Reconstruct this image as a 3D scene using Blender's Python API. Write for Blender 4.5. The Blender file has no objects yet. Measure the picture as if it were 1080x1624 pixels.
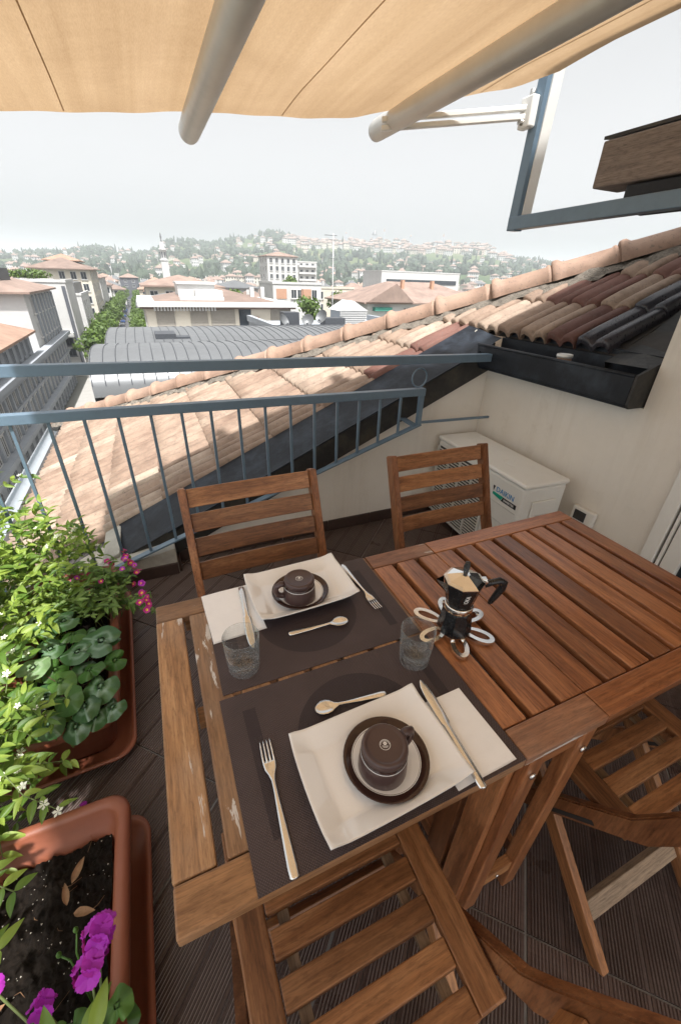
import bpy, bmesh, math, random
from mathutils import Vector, Matrix, Euler, noise
R = math.radians
random.seed(7)
SC = bpy.context.scene
COL = SC.collection

# ------------------------------------------------------------------ camera
cam = bpy.data.cameras.new('camera')
cam.sensor_fit = 'VERTICAL'; cam.sensor_height = 36.0
cam.lens = 647.17 / 1624 * 36.0
cam.clip_start = 0.02; cam.clip_end = 12000
camo = bpy.data.objects.new('camera', cam); COL.objects.link(camo)
PI_, RO_, YA_ = 0.518142, 0.0314914, 0.4252336
fw = Vector((math.sin(YA_)*math.cos(PI_), math.cos(YA_)*math.cos(PI_), -math.sin(PI_)))
rt = Vector((math.cos(YA_), -math.sin(YA_), 0)); up = rt.cross(fw)
r2 = rt*math.cos(RO_) + up*math.sin(RO_); u2 = up*math.cos(RO_) - rt*math.sin(RO_)
camo.matrix_world = Matrix(((r2.x, u2.x, -fw.x, 0), (r2.y, u2.y, -fw.y, 0), (r2.z, u2.z, -fw.z, 1.405), (0, 0, 0, 1)))
SC.camera = camo
SC.render.resolution_x = 680; SC.render.resolution_y = 1024

# ------------------------------------------------------------------ sky and sun
SUN_TO = Vector((-0.04, -0.47, 1.0)).normalized()
W = bpy.data.worlds.new('World'); SC.world = W; W.use_nodes = True
nt = W.node_tree; nt.nodes.clear()
sky = nt.nodes.new('ShaderNodeTexSky'); sky.sky_type = 'NISHITA'; sky.sun_disc = False
sky.sun_elevation = math.asin(SUN_TO.z); sky.sun_rotation = math.atan2(SUN_TO.x, SUN_TO.y)
sky.altitude = 250; sky.air_density = 1.0; sky.dust_density = 6.0; sky.ozone_density = 1.0
hs = nt.nodes.new('ShaderNodeHueSaturation'); hs.inputs['Saturation'].default_value = 0.03; hs.inputs['Value'].default_value = 1.0
bg = nt.nodes.new('ShaderNodeBackground'); bg.inputs['Strength'].default_value = 0.092
ow = nt.nodes.new('ShaderNodeOutputWorld')
nt.links.new(sky.outputs[0], hs.inputs['Color']); nt.links.new(hs.outputs[0], bg.inputs['Color']); nt.links.new(bg.outputs[0], ow.inputs['Surface'])
sl = bpy.data.lights.new('sun', 'SUN'); sl.energy = 3.3; sl.angle = R(2.0); sl.color = (1.0, 0.98, 0.95)
so = bpy.data.objects.new('sun', sl); COL.objects.link(so)
so.rotation_euler = (-SUN_TO).to_track_quat('-Z', 'Y').to_euler()
SC.view_settings.view_transform = 'Standard'; SC.view_settings.look = 'None'
SC.view_settings.exposure = 1.3; SC.view_settings.gamma = 1.0; SC.view_settings.use_curve_mapping = False
SC.render.engine = 'CYCLES'
SC.cycles.max_bounces = 10; SC.cycles.transparent_max_bounces = 12; SC.cycles.volume_bounces = 1

# ------------------------------------------------------------------ helpers
def rgb(r, g, b):
    f = lambda c: (c/255/12.92) if c/255 <= .04045 else ((c/255+.055)/1.055)**2.4
    return (f(r), f(g), f(b), 1)

def link(name, data, parent=None, loc=(0, 0, 0), rot=(0, 0, 0), mtx=None, scale=None):
    o = bpy.data.objects.new(name, data); COL.objects.link(o)
    if parent: o.parent = parent
    if mtx is not None: o.matrix_local = mtx
    else:
        o.location = loc; o.rotation_euler = rot
        if scale is not None: o.scale = scale if hasattr(scale, '__len__') else (scale,)*3
    return o

def tag(o, label=None, cat=None, group=None, kind=None):
    if label: o['label'] = label
    if cat: o['category'] = cat
    if group: o['group'] = group
    if kind: o['kind'] = kind
    return o

def thing(name, label, cat, loc=(0, 0, 0), rz=0, group=None, rot=None):
    o = bpy.data.objects.new(name, None); COL.objects.link(o)
    o.empty_display_size = .05
    o.location = loc; o.rotation_euler = rot if rot else (0, 0, rz)
    return tag(o, label, cat, group)

class MB:
    """collects polygons for ONE mesh object"""
    def __init__(s): s.v = []; s.f = []; s.m = []; s.sm = []
    def add(s, vs, fs, m=0, smooth=False):
        b = len(s.v); s.v += [tuple(p) for p in vs]
        for f in fs: s.f.append([b+i for i in f]); s.m.append(m); s.sm.append(smooth)
    def box(s, x0, x1, y0, y1, z0, z1, m=0):
        vs = [(x0,y0,z0),(x1,y0,z0),(x1,y1,z0),(x0,y1,z0),(x0,y0,z1),(x1,y0,z1),(x1,y1,z1),(x0,y1,z1)]
        s.add(vs, [(0,3,2,1),(4,5,6,7),(0,1,5,4),(1,2,6,5),(2,3,7,6),(3,0,4,7)], m)
    def prism(s, poly, a0, a1, axis='x', m=0):
        """poly in the two other axes (in xyz order), extruded along axis"""
        n = len(poly)
        def P(p, a):
            return {'x': (a, p[0], p[1]), 'y': (p[0], a, p[1]), 'z': (p[0], p[1], a)}[axis]
        vs = [P(p, a0) for p in poly] + [P(p, a1) for p in poly]
        fs = [tuple(range(n)), tuple(range(2*n-1, n-1, -1))] + [(i, n+i, n+(i+1) % n, (i+1) % n) for i in range(n)]
        s.add(vs, fs, m)
    def tube(s, pts, r, n=8, m=0, cap=True, smooth=True):
        pts = [Vector(p) for p in pts]; rs = r if hasattr(r, '__len__') else [r]*len(pts)
        vs = []; prev = None
        for i, p in enumerate(pts):
            d = (pts[min(i+1, len(pts)-1)] - pts[max(i-1, 0)])
            d = d.normalized() if d.length > 1e-9 else Vector((0, 0, 1))
            if prev is None:
                a = d.cross(Vector((0, 0, 1)))
                if a.length < .05: a = d.cross(Vector((1, 0, 0)))
            else: a = prev - d*prev.dot(d)
            a.normalize(); prev = a; b = d.cross(a)
            for k in range(n):
                t = 2*math.pi*k/n; vs.append(p + (a*math.cos(t) + b*math.sin(t))*rs[i])
        fs = [(i*n+k, i*n+(k+1) % n, (i+1)*n+(k+1) % n, (i+1)*n+k) for i in range(len(pts)-1) for k in range(n)]
        s.add(vs, fs, m, smooth)
        if cap:
            b = len(s.v)-len(vs)
            s.f.append([b+k for k in range(n)][::-1]); s.m.append(m); s.sm.append(False)
            s.f.append([b+(len(pts)-1)*n+k for k in range(n)]); s.m.append(m); s.sm.append(False)
    def lathe(s, prof, n=32, c=(0, 0, 0), m=0, smooth=True, ph=0, mf=None):
        vs = []
        for r, z in prof:
            for k in range(n):
                t = 2*math.pi*k/n+ph; vs.append((c[0]+r*math.cos(t), c[1]+r*math.sin(t), c[2]+z))
        b = len(s.v); s.v += vs
        for i in range(len(prof)-1):
            for k in range(n):
                s.f.append([b+i*n+k, b+i*n+(k+1) % n, b+(i+1)*n+(k+1) % n, b+(i+1)*n+k]); s.m.append(mf(i) if mf else m); s.sm.append(smooth)
    def sheet(s, fn, nu, nv, m=0, smooth=True):
        vs = [fn(i/nu, j/nv) for j in range(nv+1) for i in range(nu+1)]
        fs = [(j*(nu+1)+i, j*(nu+1)+i+1, (j+1)*(nu+1)+i+1, (j+1)*(nu+1)+i) for j in range(nv) for i in range(nu)]
        s.add(vs, fs, m, smooth)
    def mesh(s, name, mats, fix=True):
        me = bpy.data.meshes.new(name); me.from_pydata(s.v, [], s.f); me.update()
        mats = mats if isinstance(mats, (list, tuple)) else [mats]
        for mt in mats: me.materials.append(mt)
        me.polygons.foreach_set('material_index', s.m); me.polygons.foreach_set('use_smooth', s.sm)
        if fix:
            bm = bmesh.new(); bm.from_mesh(me); bmesh.ops.remove_doubles(bm, verts=bm.verts, dist=1e-6)
            bmesh.ops.recalc_face_normals(bm, faces=bm.faces); bm.to_mesh(me); bm.free()
        return me
    def obj(s, name, mats, parent=None, loc=(0, 0, 0), rot=(0, 0, 0), fix=True, bevel=0, seg=2):
        me = s.mesh(name, mats, fix)
        o = link(name, me, parent, loc, rot)
        if bevel:
            b = o.modifiers.new('bevel', 'BEVEL'); b.width = bevel; b.segments = seg; b.limit_method = 'ANGLE'; b.angle_limit = R(40)
        return o

_bb = {}
def bbox_mesh(sx, sy, sz, bev, mat):
    """a box with worn (bevelled) edges, shared between equal pieces; long axis is local X"""
    k = (round(sx, 4), round(sy, 4), round(sz, 4), bev, mat.name)
    if k in _bb: return _bb[k]
    bm = bmesh.new(); bmesh.ops.create_cube(bm, size=1)
    bmesh.ops.scale(bm, vec=(sx, sy, sz), verts=bm.verts)
    if bev: bmesh.ops.bevel(bm, geom=bm.edges[:], offset=bev, segments=2, affect='EDGES', profile=.5)
    me = bpy.data.meshes.new('plank'); bm.to_mesh(me); bm.free(); me.materials.append(mat)
    _bb[k] = me; return me

def plank(name, parent, a, b, w, t, mat, upv=(0, 0, 1), bev=.003):
    """board from a to b, width w, thickness t (thickness towards upv)"""
    a = Vector(a); b = Vector(b); x = (b-a); L = x.length; x.normalize()
    z = Vector(upv); z = (z - x*z.dot(x)).normalized(); y = z.cross(x)
    c = (a+b)/2
    m = Matrix(((x.x, y.x, z.x, c.x), (x.y, y.y, z.y, c.y), (x.z, y.z, z.z, c.z), (0, 0, 0, 1)))
    return link(name, bbox_mesh(L, w, t, bev, mat), parent, mtx=m)

# ------------------------------------------------------------------ materials
class NT:
    def __init__(s, name):
        s.mat = bpy.data.materials.new(name); s.mat.use_nodes = True
        s.t = s.mat.node_tree; s.n = s.t.nodes; s.b = s.n['Principled BSDF']; s.out = s.n['Material Output']
    def new(s, ty, **kw):
        n = s.n.new(ty)
        for k, v in kw.items(): setattr(n, k, v)
        return n
    def lk(s, a, b): s.t.links.new(a, b)
    def coord(s, scale=(1, 1, 1), rnd=True, kind='Object', rot=(0, 0, 0)):
        tc = s.new('ShaderNodeTexCoord'); mp = s.new('ShaderNodeMapping')
        mp.inputs['Scale'].default_value = scale; mp.inputs['Rotation'].default_value = rot
        s.lk(tc.outputs[kind], mp.inputs[0])
        if rnd:
            oi = s.new('ShaderNodeObjectInfo'); mu = s.new('ShaderNodeMath', operation='MULTIPLY'); mu.inputs[1].default_value = 61.7
            s.lk(oi.outputs['Random'], mu.inputs[0]); ad = s.new('ShaderNodeVectorMath', operation='ADD')
            s.lk(mp.outputs[0], ad.inputs[0]); s.lk(mu.outputs[0], ad.inputs[1]); return ad.outputs[0]
        return mp.outputs[0]
    def noise(s, vec, scale, detail=4, rough=.6, dist=0):
        n = s.new('ShaderNodeTexNoise'); n.inputs['Scale'].default_value = scale; n.inputs['Detail'].default_value = detail
        n.inputs['Roughness'].default_value = rough; n.inputs['Distortion'].default_value = dist
        s.lk(vec, n.inputs['Vector']); return n.outputs['Fac']
    def ramp(s, fac, stops):
        r = s.new('ShaderNodeValToRGB'); e = r.color_ramp.elements
        while len(e) < len(stops): e.new(.5)
        for i, (p, c) in enumerate(stops): e[i].position = p; e[i].color = c if len(c) == 4 else (*c, 1)
        s.lk(fac, r.inputs[0]); return r.outputs[0]
    def mix(s, fac, a, b, bt='MIX'):
        m = s.new('ShaderNodeMix', data_type='RGBA', blend_type=bt)
        for i, v in ((0, fac), (6, a), (7, b)):
            if isinstance(v, (int, float)): m.inputs[i].default_value = v
            elif isinstance(v, tuple): m.inputs[i].default_value = v if len(v) == 4 else (*v, 1)
            else: s.lk(v, m.inputs[i])
        return m.outputs[2]
    def math(s, op, a, b=0.0):
        m = s.new('ShaderNodeMath', operation=op)
        for i, v in ((0, a), (1, b)):
            if isinstance(v, (int, float)): m.inputs[i].default_value = v
            else: s.lk(v, m.inputs[i])
        return m.outputs[0]
    def bump(s, h, strength=.3, dist=.002):
        b = s.new('ShaderNodeBump'); b.inputs['Strength'].default_value = strength; b.inputs['Distance'].default_value = dist
        s.lk(h, b.inputs['Height']); s.lk(b.outputs[0], s.b.inputs['Normal'])
    def set(s, **kw):
        for k, v in kw.items():
            k = {'color': 'Base Color', 'rough': 'Roughness', 'metal': 'Metallic', 'spec': 'Specular IOR Level', 'trans': 'Transmission Weight', 'coat': 'Coat Weight', 'ior': 'IOR', 'sub': 'Subsurface Weight'}.get(k, k)
            i = s.b.inputs[k]
            if isinstance(v, (int, float, tuple)): i.default_value = v
            else: s.lk(v, i)
        return s

def val(c, k): return (min(1, c[0]*k), min(1, c[1]*k), min(1, c[2]*k), 1)

def plain(name, col, rough=.5, metal=0, var=.18, scale=12, bump=.1, bdist=.001, spec=.5, rvar=.12, rnd=True, tint=None, **kw):
    """paint, plaster, plastic, metal: base colour with uneven tone, uneven gloss and fine relief"""
    s = NT(name); v = s.coord(rnd=rnd)
    n1 = s.noise(v, scale, 6, .65); n2 = s.noise(v, scale*6, 3, .6)
    c = s.ramp(n1, [(.25, val(col, 1-var)), (.5, col), (.78, tint if tint else val(col, 1+var*.8))])
    s.set(color=c, metal=metal, spec=spec, **kw)
    s.set(rough=s.math('ADD', s.math('MULTIPLY', n2, rvar*2), max(.02, rough-rvar)))
    if bump: s.bump(n2, bump, bdist)
    return s.mat

def wood(name, dark, mid, light, rough=.42, axis='x', worn=0.0, coat=0.0, grey=0.0):
    s = NT(name)
    sc = {'x': (1.6, 22, 22), 'y': (22, 1.6, 22), 'z': (22, 22, 1.6)}[axis]
    fs = {'x': (6, 260, 260), 'y': (260, 6, 260), 'z': (260, 260, 6)}[axis]
    v = s.coord(sc); g = s.noise(v, 1.0, 6, .62, 1.4)
    fv = s.coord(fs); fib = s.noise(fv, 1.0, 3, .7)
    big = s.noise(s.coord((5, 5, 5)), 1.0, 3, .6)
    c = s.ramp(g, [(.28, dark), (.5, mid), (.74, light)])
    c = s.mix(.55, c, s.ramp(fib, [(.30, (.42, .36, .32, 1)), (.62, (1.06, 1.03, 1.0, 1))]), 'MULTIPLY')
    fl_ = s.noise(s.coord({'x': (30, 190, 190), 'y': (190, 30, 190), 'z': (190, 190, 30)}[axis]), 1.0, 4, .75, .4)
    c = s.mix(.6, c, s.ramp(fl_, [(.36, (.50, .44, .40, 1)), (.50, (1, 1, 1, 1)), (.66, (1.28, 1.22, 1.15, 1))]), 'MULTIPLY')
    oi = s.new('ShaderNodeObjectInfo')
    c = s.mix(1.0, c, s.ramp(oi.outputs['Random'], [(0, (.62, .60, .60, 1)), (.5, (.95, .93, .92, 1)), (1, (1.22, 1.22, 1.20, 1))]), 'MULTIPLY')
    if grey:
        c = s.mix(s.math('MULTIPLY', s.ramp(big, [(.38, (0, 0, 0, 1)), (.7, (1, 1, 1, 1))]), grey), c, (.34, .27, .22, 1))
    if worn:
        wv = s.coord({'x': (9, 46, 46), 'y': (46, 9, 46), 'z': (46, 46, 9)}[axis]); w = s.noise(wv, 1.0, 5, .65, .6)
        msk = s.ramp(s.math('MULTIPLY', w, s.math('ADD', big, .5)), [(.70-worn*.10, (0, 0, 0, 1)), (.73-worn*.10, (1, 1, 1, 1))])
        c = s.mix(s.math('MULTIPLY', msk, .85), c, (.62, .60, .57, 1))
    s.set(color=c, spec=.45, coat=coat); s.b.inputs['Coat Roughness'].default_value = .28
    s.set(rough=s.math('ADD', s.math('MULTIPLY', fib, .22), s.math('ADD', s.math('MULTIPLY', big, .16), rough-.19)))
    s.bump(s.math('ADD', s.math('MULTIPLY', fib, .6), g), .35, .0012)
    return s.mat

M = {}
M['wood'] = wood('oiled_wood', (.17, .060, .024, 1), (.34, .142, .060, 1), (.48, .230, .108, 1), .33, coat=.35)
M['wood_weather'] = wood('weathered_wood', (.20, .10, .045, 1), (.34, .19, .092, 1), (.46, .29, .155, 1), .5, worn=.85, grey=.35)
M['wood_weather_mid'] = wood('weathered_wood_clean', (.20, .10, .045, 1), (.33, .18, .085, 1), (.45, .27, .14, 1), .48, worn=.15, grey=.2)
M['wood_centre'] = wood('centre_wood', (.15, .06, .030, 1), (.27, .125, .066, 1), (.38, .20, .12, 1), .40, grey=.3, worn=.1)
M['wood_z'] = wood('chair_wood_side', (.13, .048, .019, 1), (.25, .105, .044, 1), (.37, .18, .085, 1), .42, axis='z')
M['wood_seat'] = wood('chair_wood', (.14, .056, .020, 1), (.28, .125, .050, 1), (.42, .215, .098, 1), .44)
M['wood_grey'] = wood('chair_wood_grey', (.17, .12, .08, 1), (.27, .20, .14, 1), (.36, .28, .20, 1), .6)
M['wall'] = plain('beige_plaster', (.74, .70, .635, 1), .85, var=.12, scale=1.3, bump=.25, bdist=.002, spec=.2)
s = NT('stained_plaster'); v = s.coord(rnd=False); n1 = s.noise(v, 1.3, 6, .65); n2 = s.noise(v, 90, 3, .6); n3 = s.noise(s.coord((7, 7, .55), rnd=False), 1.0, 6, .7, .4); n4 = s.noise(v, 5, 6, .75)
c = s.ramp(n1, [(.25, (.66, .62, .555, 1)), (.5, (.735, .695, .63, 1)), (.78, (.79, .755, .695, 1))])
c = s.mix(.32, c, s.ramp(n3, [(.34, (.80, .77, .73, 1)), (.5, (1, 1, 1, 1))]), 'MULTIPLY'); c = s.mix(.5, c, s.ramp(n4, [(.30, (.82, .79, .76, 1)), (.42, (1, 1, 1, 1))]), 'MULTIPLY')
s.set(color=c, rough=.88, spec=.2); s.bump(n2, .35, .002); M['wall'] = s.mat
M['tube'] = plain('matt_grey_tube', (.52, .50, .465, 1), .42, metal=.35, var=.10, scale=6, bump=.05)
M['white_trim'] = plain('white_painted_trim', (.74, .73, .69, 1), .45, var=.05, scale=3, bump=.05)
M['concrete'] = plain('weathered_concrete', (.42, .40, .35, 1), .9, var=.3, scale=8, bump=.5, bdist=.003)
M['steel'] = plain('blue_grey_painted_steel', (.125, .185, .245, 1), .38, var=.10, scale=20, bump=.06, spec=.5)
M['flash'] = plain('dark_painted_flashing', (.012, .015, .021, 1), .50, var=.6, scale=5, bump=.4, bdist=.003, spec=.3, tint=(.045, .057, .075, 1), rnd=False)
M['flash_old'] = plain('mossy_flashing', (.024, .023, .022, 1), .6, var=.5, scale=9, bump=.5, bdist=.003, tint=(.07, .062, .045, 1), rnd=False)
M['alu'] = plain('brushed_aluminium', (.50, .49, .47, 1), .36, metal=.85, var=.08, scale=30, bump=.05)
M['white_metal'] = plain('white_powder_coat', (.72, .71, .68, 1), .35, var=.04, scale=5, bump=.02)
M['ac'] = plain('aged_white_casing', (.74, .735, .70, 1), .45, var=.09, scale=4, bump=.06, tint=(.72, .71, .67, 1), rnd=False)
M['ac_dark'] = plain('dark_inside', (.035, .036, .038, 1), .6, var=.2)
M['ac_grille'] = plain('grille_plastic', (.58, .58, .55, 1), .45, var=.06)
M['logo_blue'] = plain('logo_blue', (.01, .22, .55, 1), .4, var=.03, bump=0)
M['logo_green'] = plain('logo_green', (.0, .32, .22, 1), .4, var=.03, bump=0)
M['logo_black'] = plain('logo_black', (.015, .015, .02, 1), .4, var=.03, bump=0)
M['white_ink'] = plain('white_ink', (.85, .85, .84, 1), .5, var=.03, bump=0)
M['porcelain'] = plain('white_porcelain', (.86, .86, .86, 1), .07, var=.01, scale=3, bump=0, rvar=.03, coat=.5)
M['napkin'] = plain('paper_napkin', (.88, .88, .89, 1), .9, var=.03, scale=60, bump=.25, bdist=.001, spec=.1)
M['brown_glaze'] = plain('brown_glaze', (.070, .042, .040, 1), .32, var=.03, scale=8, bump=0, rvar=.03)
M['brown_gloss'] = plain('brown_gloss', (.040, .018, .014, 1), .12, var=.1, scale=12, bump=0, rvar=.04)
M['black_plastic'] = plain('black_plastic', (.012, .012, .014, 1), .28, var=.1, bump=.02)
M['moka_black'] = plain('black_enamel', (.010, .011, .013, 1), .25, var=.15, bump=.03, scale=20)
M['chrome'] = plain('polished_steel', (.80, .79, .77, 1), .13, metal=1, var=.04, bump=.02, rvar=.05)
M['cutlery'] = plain('satin_cutlery', (.78, .77, .75, 1), .20, metal=1, var=.05, scale=30, bump=.03, rvar=.06)
M['terracotta'] = plain('terracotta_plastic', (.235, .073, .036, 1), .48, var=.14, scale=7, bump=.08, tint=(.26, .085, .055, 1))
M['grout'] = plain('grey_joint', (.22, .21, .20, 1), .9, var=.3, scale=30)
M['slab'] = plain('dark_slab', (.05, .045, .042, 1), .8, var=.3, scale=6)
M['skirting'] = plain('brown_skirting', (.055, .034, .028, 1), .4, var=.2, scale=20, bump=.06)
M['rubber'] = plain('black_rubber', (.02, .02, .02, 1), .7, bump=.05)
M['tin'] = plain('painted_tin', (.62, .62, .60, 1), .4, metal=.3, var=.2, scale=30)
M['brown_paper'] = plain('faded_label', (.33, .22, .16, 1), .7, var=.3, scale=30)

# glass
g = NT('clear_glass'); g.n.remove(g.b)      # thin clear wall: see-through with fresnel gloss
tr_ = g.new('ShaderNodeBsdfTransparent'); tr_.inputs[0].default_value = (.975, .988, .988, 1); gl_ = g.new('ShaderNodeBsdfGlossy'); gl_.inputs['Roughness'].default_value = .02
lwt = g.new('ShaderNodeLayerWeight'); lwt.inputs[0].default_value = .5; pw = g.new('ShaderNodeMath', operation='POWER'); pw.inputs[1].default_value = 3.0; g.lk(lwt.outputs['Facing'], pw.inputs[0]); lw = g.new('ShaderNodeMath', operation='MULTIPLY_ADD'); lw.inputs[1].default_value = .9; lw.inputs[2].default_value = .06; g.lk(pw.outputs[0], lw.inputs[0]); ms = g.new('ShaderNodeMixShader')
g.lk(lw.outputs[0], ms.inputs[0]); g.lk(tr_.outputs[0], ms.inputs[1]); g.lk(gl_.outputs[0], ms.inputs[2]); df_ = g.new('ShaderNodeBsdfDiffuse'); df_.inputs[0].default_value = (.80, .86, .87, 1); ed_ = g.new('ShaderNodeMath', operation='MULTIPLY_ADD'); ed_.inputs[1].default_value = .16; ed_.inputs[2].default_value = .0; g.lk(pw.outputs[0], ed_.inputs[0]); m2_ = g.new('ShaderNodeMixShader'); g.lk(ed_.outputs[0], m2_.inputs[0]); g.lk(ms.outputs[0], m2_.inputs[1]); g.lk(df_.outputs[0], m2_.inputs[2]); g.lk(m2_.outputs[0], g.out.inputs[0]); M['glass'] = g.mat  # bright glass rims painted in as pale colour towards the edges

# placemat: brown basket weave with a tone-on-tone printed place setting
s = NT('woven_placemat'); tc = s.new('ShaderNodeTexCoord'); sx = s.new('ShaderNodeSeparateXYZ'); s.lk(tc.outputs['Object'], sx.inputs[0])
X, Y = sx.outputs[0], sx.outputs[1]
wx = s.math('SINE', s.math('MULTIPLY', X, 1500)); wy = s.math('SINE', s.math('MULTIPLY', Y, 1500))
wv = s.math('MULTIPLY', wx, wy)
def band(v, a, b): return s.math('MULTIPLY', s.math('GREATER_THAN', v, a), s.math('LESS_THAN', v, b))
rr = s.math('SQRT', s.math('ADD', s.math('POWER', X, 2.0), s.math('POWER', s.math('ADD', Y, 0.0), 2.0)))
disc = s.math('LESS_THAN', rr, .118)
barl = s.math('MULTIPLY', band(X, -.193, -.170), band(Y, -.10, .115)); barr = s.math('MULTIPLY', band(X, .165, .186), band(Y, -.11, .105))
pr = s.math('MINIMUM', s.math('ADD', s.math('ADD', disc, barl), barr), 1.0)
n1 = s.noise(s.coord(rnd=True), 14, 4)
base = s.ramp(n1, [(.3, (.042, .028, .028, 1)), (.7, (.060, .041, .041, 1))])
weave = s.mix(s.ramp(wv, [(.35, (0, 0, 0, 1)), (.65, (1, 1, 1, 1))]), base, (.105, .076, .077, 1))
c = s.mix(pr, weave, (.032, .021, .024, 1))
s.set(color=c, rough=.55, spec=.4); s.bump(wv, .5, .0006); M['mat'] = s.mat

# awning cloth: streaked tan, lets light through
s = NT('awning_cloth'); v = s.coord((3.6, .22, 1), rnd=False)
n1 = s.noise(v, 1.6, 7, .6, .35); n2 = s.noise(s.coord((26, .55, 1), rnd=False), 1.0, 6, .65, .5); wv2 = s.noise(s.coord((420, 60, 1), rnd=False), 1, 2)
c = s.ramp(n1, [(.25, (.35, .235, .135, 1)), (.5, (.42, .290, .170, 1)), (.75, (.48, .340, .21, 1))])
c = s.mix(.28, c, s.ramp(n2, [(.3, (.66, .58, .50, 1)), (.6, (1, 1, 1, 1))]), 'MULTIPLY')
c = s.mix(.35, c, s.ramp(wv2, [(.35, (.72, .70, .68, 1)), (.65, (1.12, 1.12, 1.12, 1))]), 'MULTIPLY')
st_ = s.noise(s.coord((1.1, 1.1, 1), rnd=False), 1.6, 5, .7, .3); c = s.mix(.5, c, s.ramp(st_, [(.36, (.74, .70, .66, 1)), (.56, (1, 1, 1, 1))]), 'MULTIPLY')
s.set(color=c, rough=.6, spec=.2); s.bump(n2, .1, .006)
tl = s.new('ShaderNodeBsdfTranslucent'); s.lk(c, tl.inputs[0]); mx = s.new('ShaderNodeMixShader'); mx.inputs[0].default_value = .50
s.lk(s.b.outputs[0], mx.inputs[1]); s.lk(tl.outputs[0], mx.inputs[2]); s.lk(mx.outputs[0], s.out.inputs[0]); M['awning'] = s.mat

# roof tile
def tile_mat(name, a, b, c3, dirt=.75):
    s = NT(name); v = s.coord((1, 1, 1)); n1 = s.noise(v, 7, 6, .65); n2 = s.noise(v, 60, 4, .7)
    oi = s.new('ShaderNodeObjectInfo')
    base = s.ramp(oi.outputs['Random'], [(0, a), (.5, b), (1, c3)])
    col = s.mix(dirt, base, s.ramp(n1, [(.3, (.52, .45, .42, 1)), (.62, (1.08, 1.06, 1.03, 1))]), 'MULTIPLY')
    col = s.mix(s.ramp(n2, [(.56, (0, 0, 0, 1)), (.70, (.75, .75, .75, 1))]), col, (.13, .105, .085, 1))
    s.set(color=col, rough=.72, spec=.35); s.bump(n2, .5, .003); return s.mat
M['tile'] = tile_mat('clay_roof_tile', (.25, .175, .13, 1), (.31, .23, .175, 1), (.37, .295, .235, 1))
M['tile_dark'] = tile_mat('dark_brown_tile', (.16, .075, .058, 1), (.12, .060, .050, 1), (.19, .095, .075, 1), .6)  # darker brown tile, set mostly along the near edge of the roof
M['tile_black'] = plain('tarred_tile', (.030, .030, .038, 1), .3, var=.4, scale=10, bump=.3, tint=(.06, .05, .055, 1))
M['ridge'] = tile_mat('clay_ridge_tile', (.31, .205, .15, 1), (.34, .23, .172, 1), (.37, .26, .20, 1), .5)
M['mortar'] = plain('lumpy_mortar', (.23, .20, .165, 1), .95, var=.55, scale=26, bump=1, bdist=.02)
M['beam'] = wood('old_brown_fascia', (.16, .135, .12, 1), (.215, .18, .16, 1), (.26, .22, .195, 1), .65)

# soil
s = NT('potting_soil'); v = s.coord(); n1 = s.noise(v, 40, 8, .75); n2 = s.noise(v, 160, 3, .6)
c = s.ramp(n1, [(.3, (.006, .005, .004, 1)), (.6, (.022, .016, .012, 1)), (.8, (.05, .035, .022, 1))])
s.set(color=c, rough=.95, spec=.15); s.bump(n1, 1, .02); M['soil'] = s.mat

def leaf_mat(name, a, b, trans=.35, rough=.48, pattern=None):
    s = NT(name); oi = s.new('ShaderNodeObjectInfo'); v = s.coord()
    n1 = s.noise(v, 30, 4)
    at = s.new('ShaderNodeAttribute'); at.attribute_name = 'tone'
    f = s.math('FRACT', s.math('ADD', oi.outputs['Random'], at.outputs['Fac']))
    c = s.ramp(f, [(0, a), (1, b)]); c = s.mix(.3, c, s.ramp(n1, [(.3, (.6, .65, .5, 1)), (.7, (1.1, 1.1, 1.0, 1))]), 'MULTIPLY')
    if pattern:
        tc = s.new('ShaderNodeTexCoord'); sp = s.new('ShaderNodeSeparateXYZ'); s.lk(tc.outputs['Object'], sp.inputs[0])
        rr = s.math('SQRT', s.math('ADD', s.math('POWER', sp.outputs[0], 2.0), s.math('POWER', sp.outputs[1], 2.0)))
        rr = s.math('ADD', rr, s.math('MULTIPLY', n1, .024))
        ring = s.ramp(rr, [(.026, (0, 0, 0, 1)), (.031, (.8, .8, .8, 1)), (.034, (.7, .7, .7, 1)), (.040, (0, 0, 0, 1))])
        vein = s.ramp(s.math('ABSOLUTE', sp.outputs[0]), [(.0006, (1, 1, 1, 1)), (.0022, (0, 0, 0, 1))])
        c = s.mix(s.math('MULTIPLY', s.math('MAXIMUM', ring, vein), .5), c, pattern)
    s.set(color=c, rough=rough, spec=.5)
    tl = s.new('ShaderNodeBsdfTranslucent'); s.lk(s.mix(1, c, (1.25, 1.3, .5, 1), 'MULTIPLY'), tl.inputs[0]); mx = s.new('ShaderNodeMixShader'); mx.inputs[0].default_value = trans
    s.lk(s.b.outputs[0], mx.inputs[1]); s.lk(tl.outputs[0], mx.inputs[2]); s.lk(mx.outputs[0], s.out.inputs[0]); return s.mat
M['leaf'] = leaf_mat('jasmine_leaf', (.075, .16, .022, 1), (.31, .41, .075, 1))
M['leaf_small'] = leaf_mat('small_leaf', (.075, .15, .030, 1), (.20, .30, .07, 1))
M['leaf_dark'] = leaf_mat('cyclamen_leaf', (.030, .085, .028, 1), (.065, .15, .048, 1), .18, .35, (.30, .42, .33, 1))
M['leaf_pale'] = leaf_mat('pale_cyclamen_leaf', (.14, .24, .10, 1), (.17, .28, .12, 1), .2, .4, (.45, .55, .40, 1))
M['leaf_mid'] = leaf_mat('geranium_leaf', (.05, .13, .022, 1), (.10, .21, .04, 1), .25, .45)
M['dead_leaf'] = plain('dry_leaf', (.22, .12, .06, 1), .8, var=.4, scale=60)
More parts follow.
